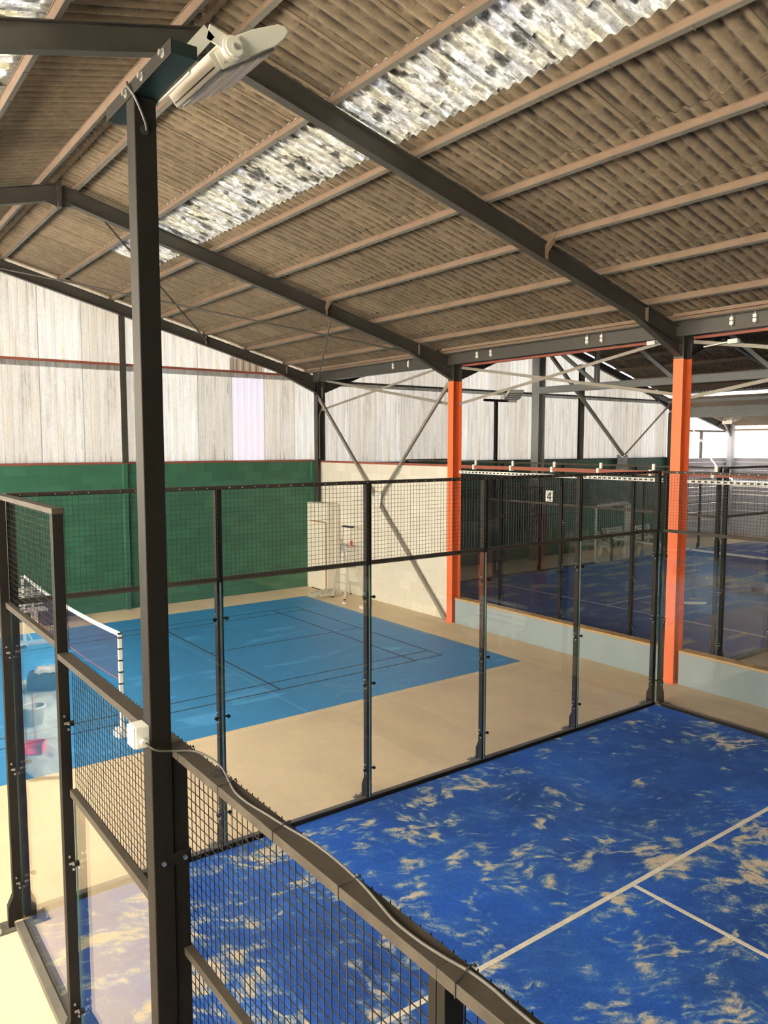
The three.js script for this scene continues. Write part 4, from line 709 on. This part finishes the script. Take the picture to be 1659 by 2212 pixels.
{ // badminton net and posts
  const xN = -7.72;
  for (const [z, l] of [[-4.05, 'white badminton net post with black straps on a T-shaped foot, on the near side'], [-10.6, 'white badminton net post near the green wall']]) {
    const p = thing('net_post', l, 'post', [xN - 0.03, 0, z]); obj('post', rbxx(-0.028, 0.028, 0.05, 1.58, -0.028, 0.028, 0.006), M.white, p); obj('post_cap', rbxx(-0.03, 0.03, 1.58, 1.60, -0.03, 0.03, 0.004), M.blackRough, p);
    obj('strap', [1.53, 1.36, 1.18, 1.0, 0.82].map((y) => rbxx(-0.034, 0.034, y - 0.012, y + 0.012, -0.034, 0.034, 0.004)), M.blackRough, p);
    obj('foot', [rbxx(-0.12, 0.62, 0.005, 0.105, -0.07, 0.05, 0.015), rbxx(-0.09, 0.05, 0.005, 0.12, -0.12, 0.12, 0.015)], M.white, p);
    obj('foot_brace', bar(V(0, 0.42, 0), V(0.16, 0.1, 0), 0.03, 0.03), M.white, p);
  }
  const n = thing('badminton_net', 'badminton net with a white top tape over the blue floor', 'net', [xN, 0, -7.33]), ws = [], L = 6.45, sag = (z) => 1.47 + 0.09 * (z / (L / 2)) ** 2;
  for (let z = -L / 2; z <= L / 2; z += 0.026) ws.push(bx(0.0016, 0.68, 0.0016, 0, sag(z) - 0.36, z)); for (let k = 0; k < 27; k++) for (let q = 0; q < 12; q++) { const z0 = -L / 2 + q * L / 12, z1 = z0 + L / 12; ws.push(bar(V(0, sag(z0) - 0.03 - k * 0.026, z0), V(0, sag(z1) - 0.03 - k * 0.026, z1), 0.0016, 0.0016)); }
  obj('net_mesh', ws, std({ roughness: 0.8, color: rgb(0.10, 0.06, 0.13) }), n);
  const bd = [], rb = []; for (let q = 0; q < 12; q++) { const z0 = -L / 2 + q * L / 12, z1 = z0 + L / 12; bd.push(bar(V(0, sag(z0), z0), V(0, sag(z1), z1), 0.008, 0.075)); rb.push(bar(V(0, sag(z0) - 0.72, z0), V(0, sag(z1) - 0.72, z1), 0.006, 0.012)); }
  obj('top_tape', bd, M.white, n); obj('bottom_cord', rb, M.netRed, n);
}
{ // white porch box with its door in the corner
  const b = structGroup('wall_porch', 'cream boxed porch with a door in the corner of the hall', 'wall');
  obj('porch_side', bxx(1.03, 1.10, 0, 2.62, ZG + 0.01, -12.04), M.cream[0], b);
  obj('porch_front', bxx(1.03, XC + 0.02, 0, 2.62, -12.04, -11.97), M.cream[2], b);
  obj('porch_roof', bxx(1.03, XC + 0.02, 2.62, 2.66, ZG + 0.01, -11.97), M.cream[1], b);
  obj('corner_post', rbxx(1.30, 1.42, 0, 2.6, -11.97, -11.93, 0.004), M.cream[1], b);
  const d = structGroup('door_1', 'cream flush door with a brown frame in the porch', 'door');
  obj('leaf', rbxx(1.005, 1.035, 0.03, 2.08, -12.86, -12.04, 0.004), M.cream[0], d);
  obj('frame', [bxx(0.995, 1.032, 2.085, 2.12, -12.9, -12.01), bxx(0.995, 1.032, 0, 2.12, -12.04, -12.015)], M.brownTrim, d);
  obj('handle', [rod(V(1.0, 1.02, -12.76), V(0.96, 1.02, -12.76), 0.009), rod(V(0.96, 1.02, -12.76), V(0.96, 1.02, -12.66), 0.009)], M.zinc, d);
  obj('threshold', bxx(1.0, 1.03, 0.0, 0.028, -12.86, -12.04), M.blackRough, d);
}
{ // stepladder
  const t = thing('stepladder', 'aluminium stepladder with red joints standing by the cream wall', 'ladder', [1.02, 0, -10.92], 0.12);
  const P = (x, y, s, f) => V(x, y, s * f);
  for (const s of [-1, 1]) {
    obj('front_rail', bar(V(-0.32, 0, s * 0.27), V(-0.02, 1.62, s * 0.19), 0.03, 0.06), M.alu, t);
    obj('rear_rail', bar(V(0.38, 0, s * 0.27), V(0.02, 1.55, s * 0.19), 0.03, 0.045), M.alu, t);
    obj('guard_rail', bar(V(-0.02, 1.6, s * 0.19), V(0.04, 2.06, s * 0.18), 0.025, 0.03), M.alu, t);
    obj('joint', rbx(0.07, 0.17, 0.035, 0.012, 0.0, 1.6, s * 0.21).rotateX(s * 0.0), M.red, t);
    obj('foot', [rbx(0.06, 0.04, 0.05, 0.008, -0.32, 0.02, s * 0.27), rbx(0.06, 0.04, 0.05, 0.008, 0.38, 0.02, s * 0.27)], M.blackRough, t);
  }
  for (let k = 1; k <= 6; k++) { const f = k / 7, x = -0.32 + 0.30 * f, w = 0.27 - 0.08 * f; obj('step', rbx(0.09, 0.025, 2 * w, 0.006, x + 0.03, 1.62 * f, 0), M.alu, t); }
  obj('platform', rbx(0.26, 0.03, 0.36, 0.008, 0.02, 1.52, 0), std({ roughness: 0.6, color: rgb(0.3, 0.3, 0.28) }), t);
  obj('top_tray', rbx(0.12, 0.05, 0.42, 0.012, 0.05, 2.07, 0), M.blackRough, t);
  obj('rear_cross_bar', [bar(V(0.29, 0.4, -0.25), V(0.29, 0.4, 0.25), 0.03, 0.03), bar(V(0.19, 0.85, -0.23), V(0.19, 0.85, 0.23), 0.03, 0.03)], M.alu, t);
}
function crumple(w, d, h, n, seed, ridges, round = 0.5) {
  const g = new THREE.PlaneGeometry(w, d, n, n).rotateX(-Math.PI / 2), p = g.attributes.position;
  for (let i = 0; i < p.count; i++) { const x = p.getX(i), z = p.getZ(i), u = x / w + 0.5, v = z / d + 0.5; const a = Math.atan2(z / d, x / w), q = Math.hypot(x / w, z / d) * 2; const k = 1 - round * 0.25 * vnoise(a * 2 + 9, 3, seed); const m = Math.max(Math.abs(x / w), Math.abs(z / d)) * 2, f = m > 0 ? mix(1, m / Math.max(q, 1e-4), round) * k : 1; const e = clamp(1.15 - m); const r = 1 - Math.abs(fbm(u * ridges, v * ridges, seed, 4) * 2 - 1) * 1.6; p.setXYZ(i, x * f + (fbm(u * 9, v * 9, seed + 3, 2) - 0.5) * 0.05, 0.008 + h * clamp(r * 0.7 + 0.3) * sstep(0, 0.35, e), z * f + (fbm(u * 9, v * 9, seed + 5, 2) - 0.5) * 0.05); }
  g.computeVertexNormals(); return g;
}
tag(obj('plastic_sheet', crumple(1.15, 0.62, 0.17, 46, 81, 7), M.film), 'crumpled clear plastic sheet on the floor by the ladder', 'plastic sheet').position.set(0.62, 0, -11.45);
{ const t = thing('tin_can', 'small white tin on the floor before the ladder', 'can', [0.45, 0, -10.2]); obj('can_body', cyl(0.06, 0.07, 0, 0.036, 0, 'y', 16), M.white, t); obj('can_rim', cyl(0.063, 0.008, 0, 0.07, 0, 'y', 16), M.brownTrim, t);
  const u = thing('paint_tray', 'orange-handled paint tray on the floor at the cream wall', 'tray', [0.55, 0, -9.35]); obj('tray_body', [rbxx(-0.12, 0.12, 0, 0.02, -0.1, 0.1, 0.006), rbxx(-0.12, 0.12, 0.015, 0.08, -0.105, -0.09, 0.005), rbxx(-0.12, -0.105, 0.015, 0.08, -0.1, 0.1, 0.005)], M.white, u); obj('handle', bar(V(0.1, 0.03, 0.0), V(0.22, 0.09, 0.05), 0.03, 0.02), M.orange, u); }
{ // white paper pieces on the far turf, ball
  const t = thing('folded_card', 'white folded card lying open on the far turf', 'card', [8.13, 0.017, -4.23], -1.04); obj('card_half', [bar(V(-0.30, 0.012, -0.08), V(0.30, 0.05, -0.1), 0.10, 0.008, V(0, 1, 0.4))], M.white, t); obj('card_half', [bar(V(-0.25, 0.012, 0.12), V(0.26, 0.03, 0.1), 0.08, 0.008, V(0, 1, -0.2))], M.white, t);
  const b = thing('padel_ball', 'pale padel ball on the far turf before the net', 'ball', [12.35, 0.05, -6.37]); obj('felt', new THREE.SphereGeometry(0.034, 14, 10), std({ roughness: 0.9, color: rgb(0.75, 0.78, 0.4) }), b);
}
{ // workmen's things left of the side fence, mirrored in its glass
  tag(obj('tarpaulin', crumple(2.1, 5.0, 0.10, 56, 91, 6, 0.3), M.tarp), 'wrinkled grey tarpaulin on the floor left of the side fence, seen mirrored in the glass', 'tarpaulin').position.set(-11.75, 0.005, -5.4);
  const s = thing('dust_pan', 'red dustpan with a long brown handle standing on the tarpaulin', 'dustpan', [-11.0, 0.09, -3.95], 0.4); obj('pan', [rbxx(-0.13, 0.13, 0, 0.02, -0.12, 0.12, 0.006), rbxx(-0.13, -0.11, 0.01, 0.12, -0.12, 0.12, 0.006), rbxx(0.11, 0.13, 0.01, 0.12, -0.12, 0.12, 0.006), rbxx(-0.13, 0.13, 0.01, 0.14, -0.13, -0.11, 0.006)], M.red, s); obj('handle', rod(V(0, 0.13, -0.12), V(0.05, 0.75, -0.3), 0.014), M.brownTrim, s);
  const k = thing('bucket', 'grey bucket with a white rim on the tarpaulin', 'bucket', [-11.25, 0.09, -5.1]); obj('pail', new THREE.LatheGeometry([[0.001, 0], [0.13, 0], [0.17, 0.3], [0.16, 0.3], [0.12, 0.02], [0.001, 0.02]].map((q) => new THREE.Vector2(...q)), 24), M.tarp, k); obj('rim', new THREE.TorusGeometry(0.168, 0.012, 8, 28).rotateX(Math.PI / 2).translate(0, 0.3, 0), M.white, k);
  const c = thing('tool_bag', 'dark tool bag lying on the tarpaulin', 'bag', [-11.9, 0.112, -6.9], 0.3); obj('bag_body', rbxx(-0.35, 0.35, 0, 0.28, -0.25, 0.25, 0.06), M.bag, c); obj('rag', crumple(0.5, 0.4, 0.1, 16, 95, 5).translate(0, 0.27, 0), M.white, c);
}
renderer.render(scene, camera);
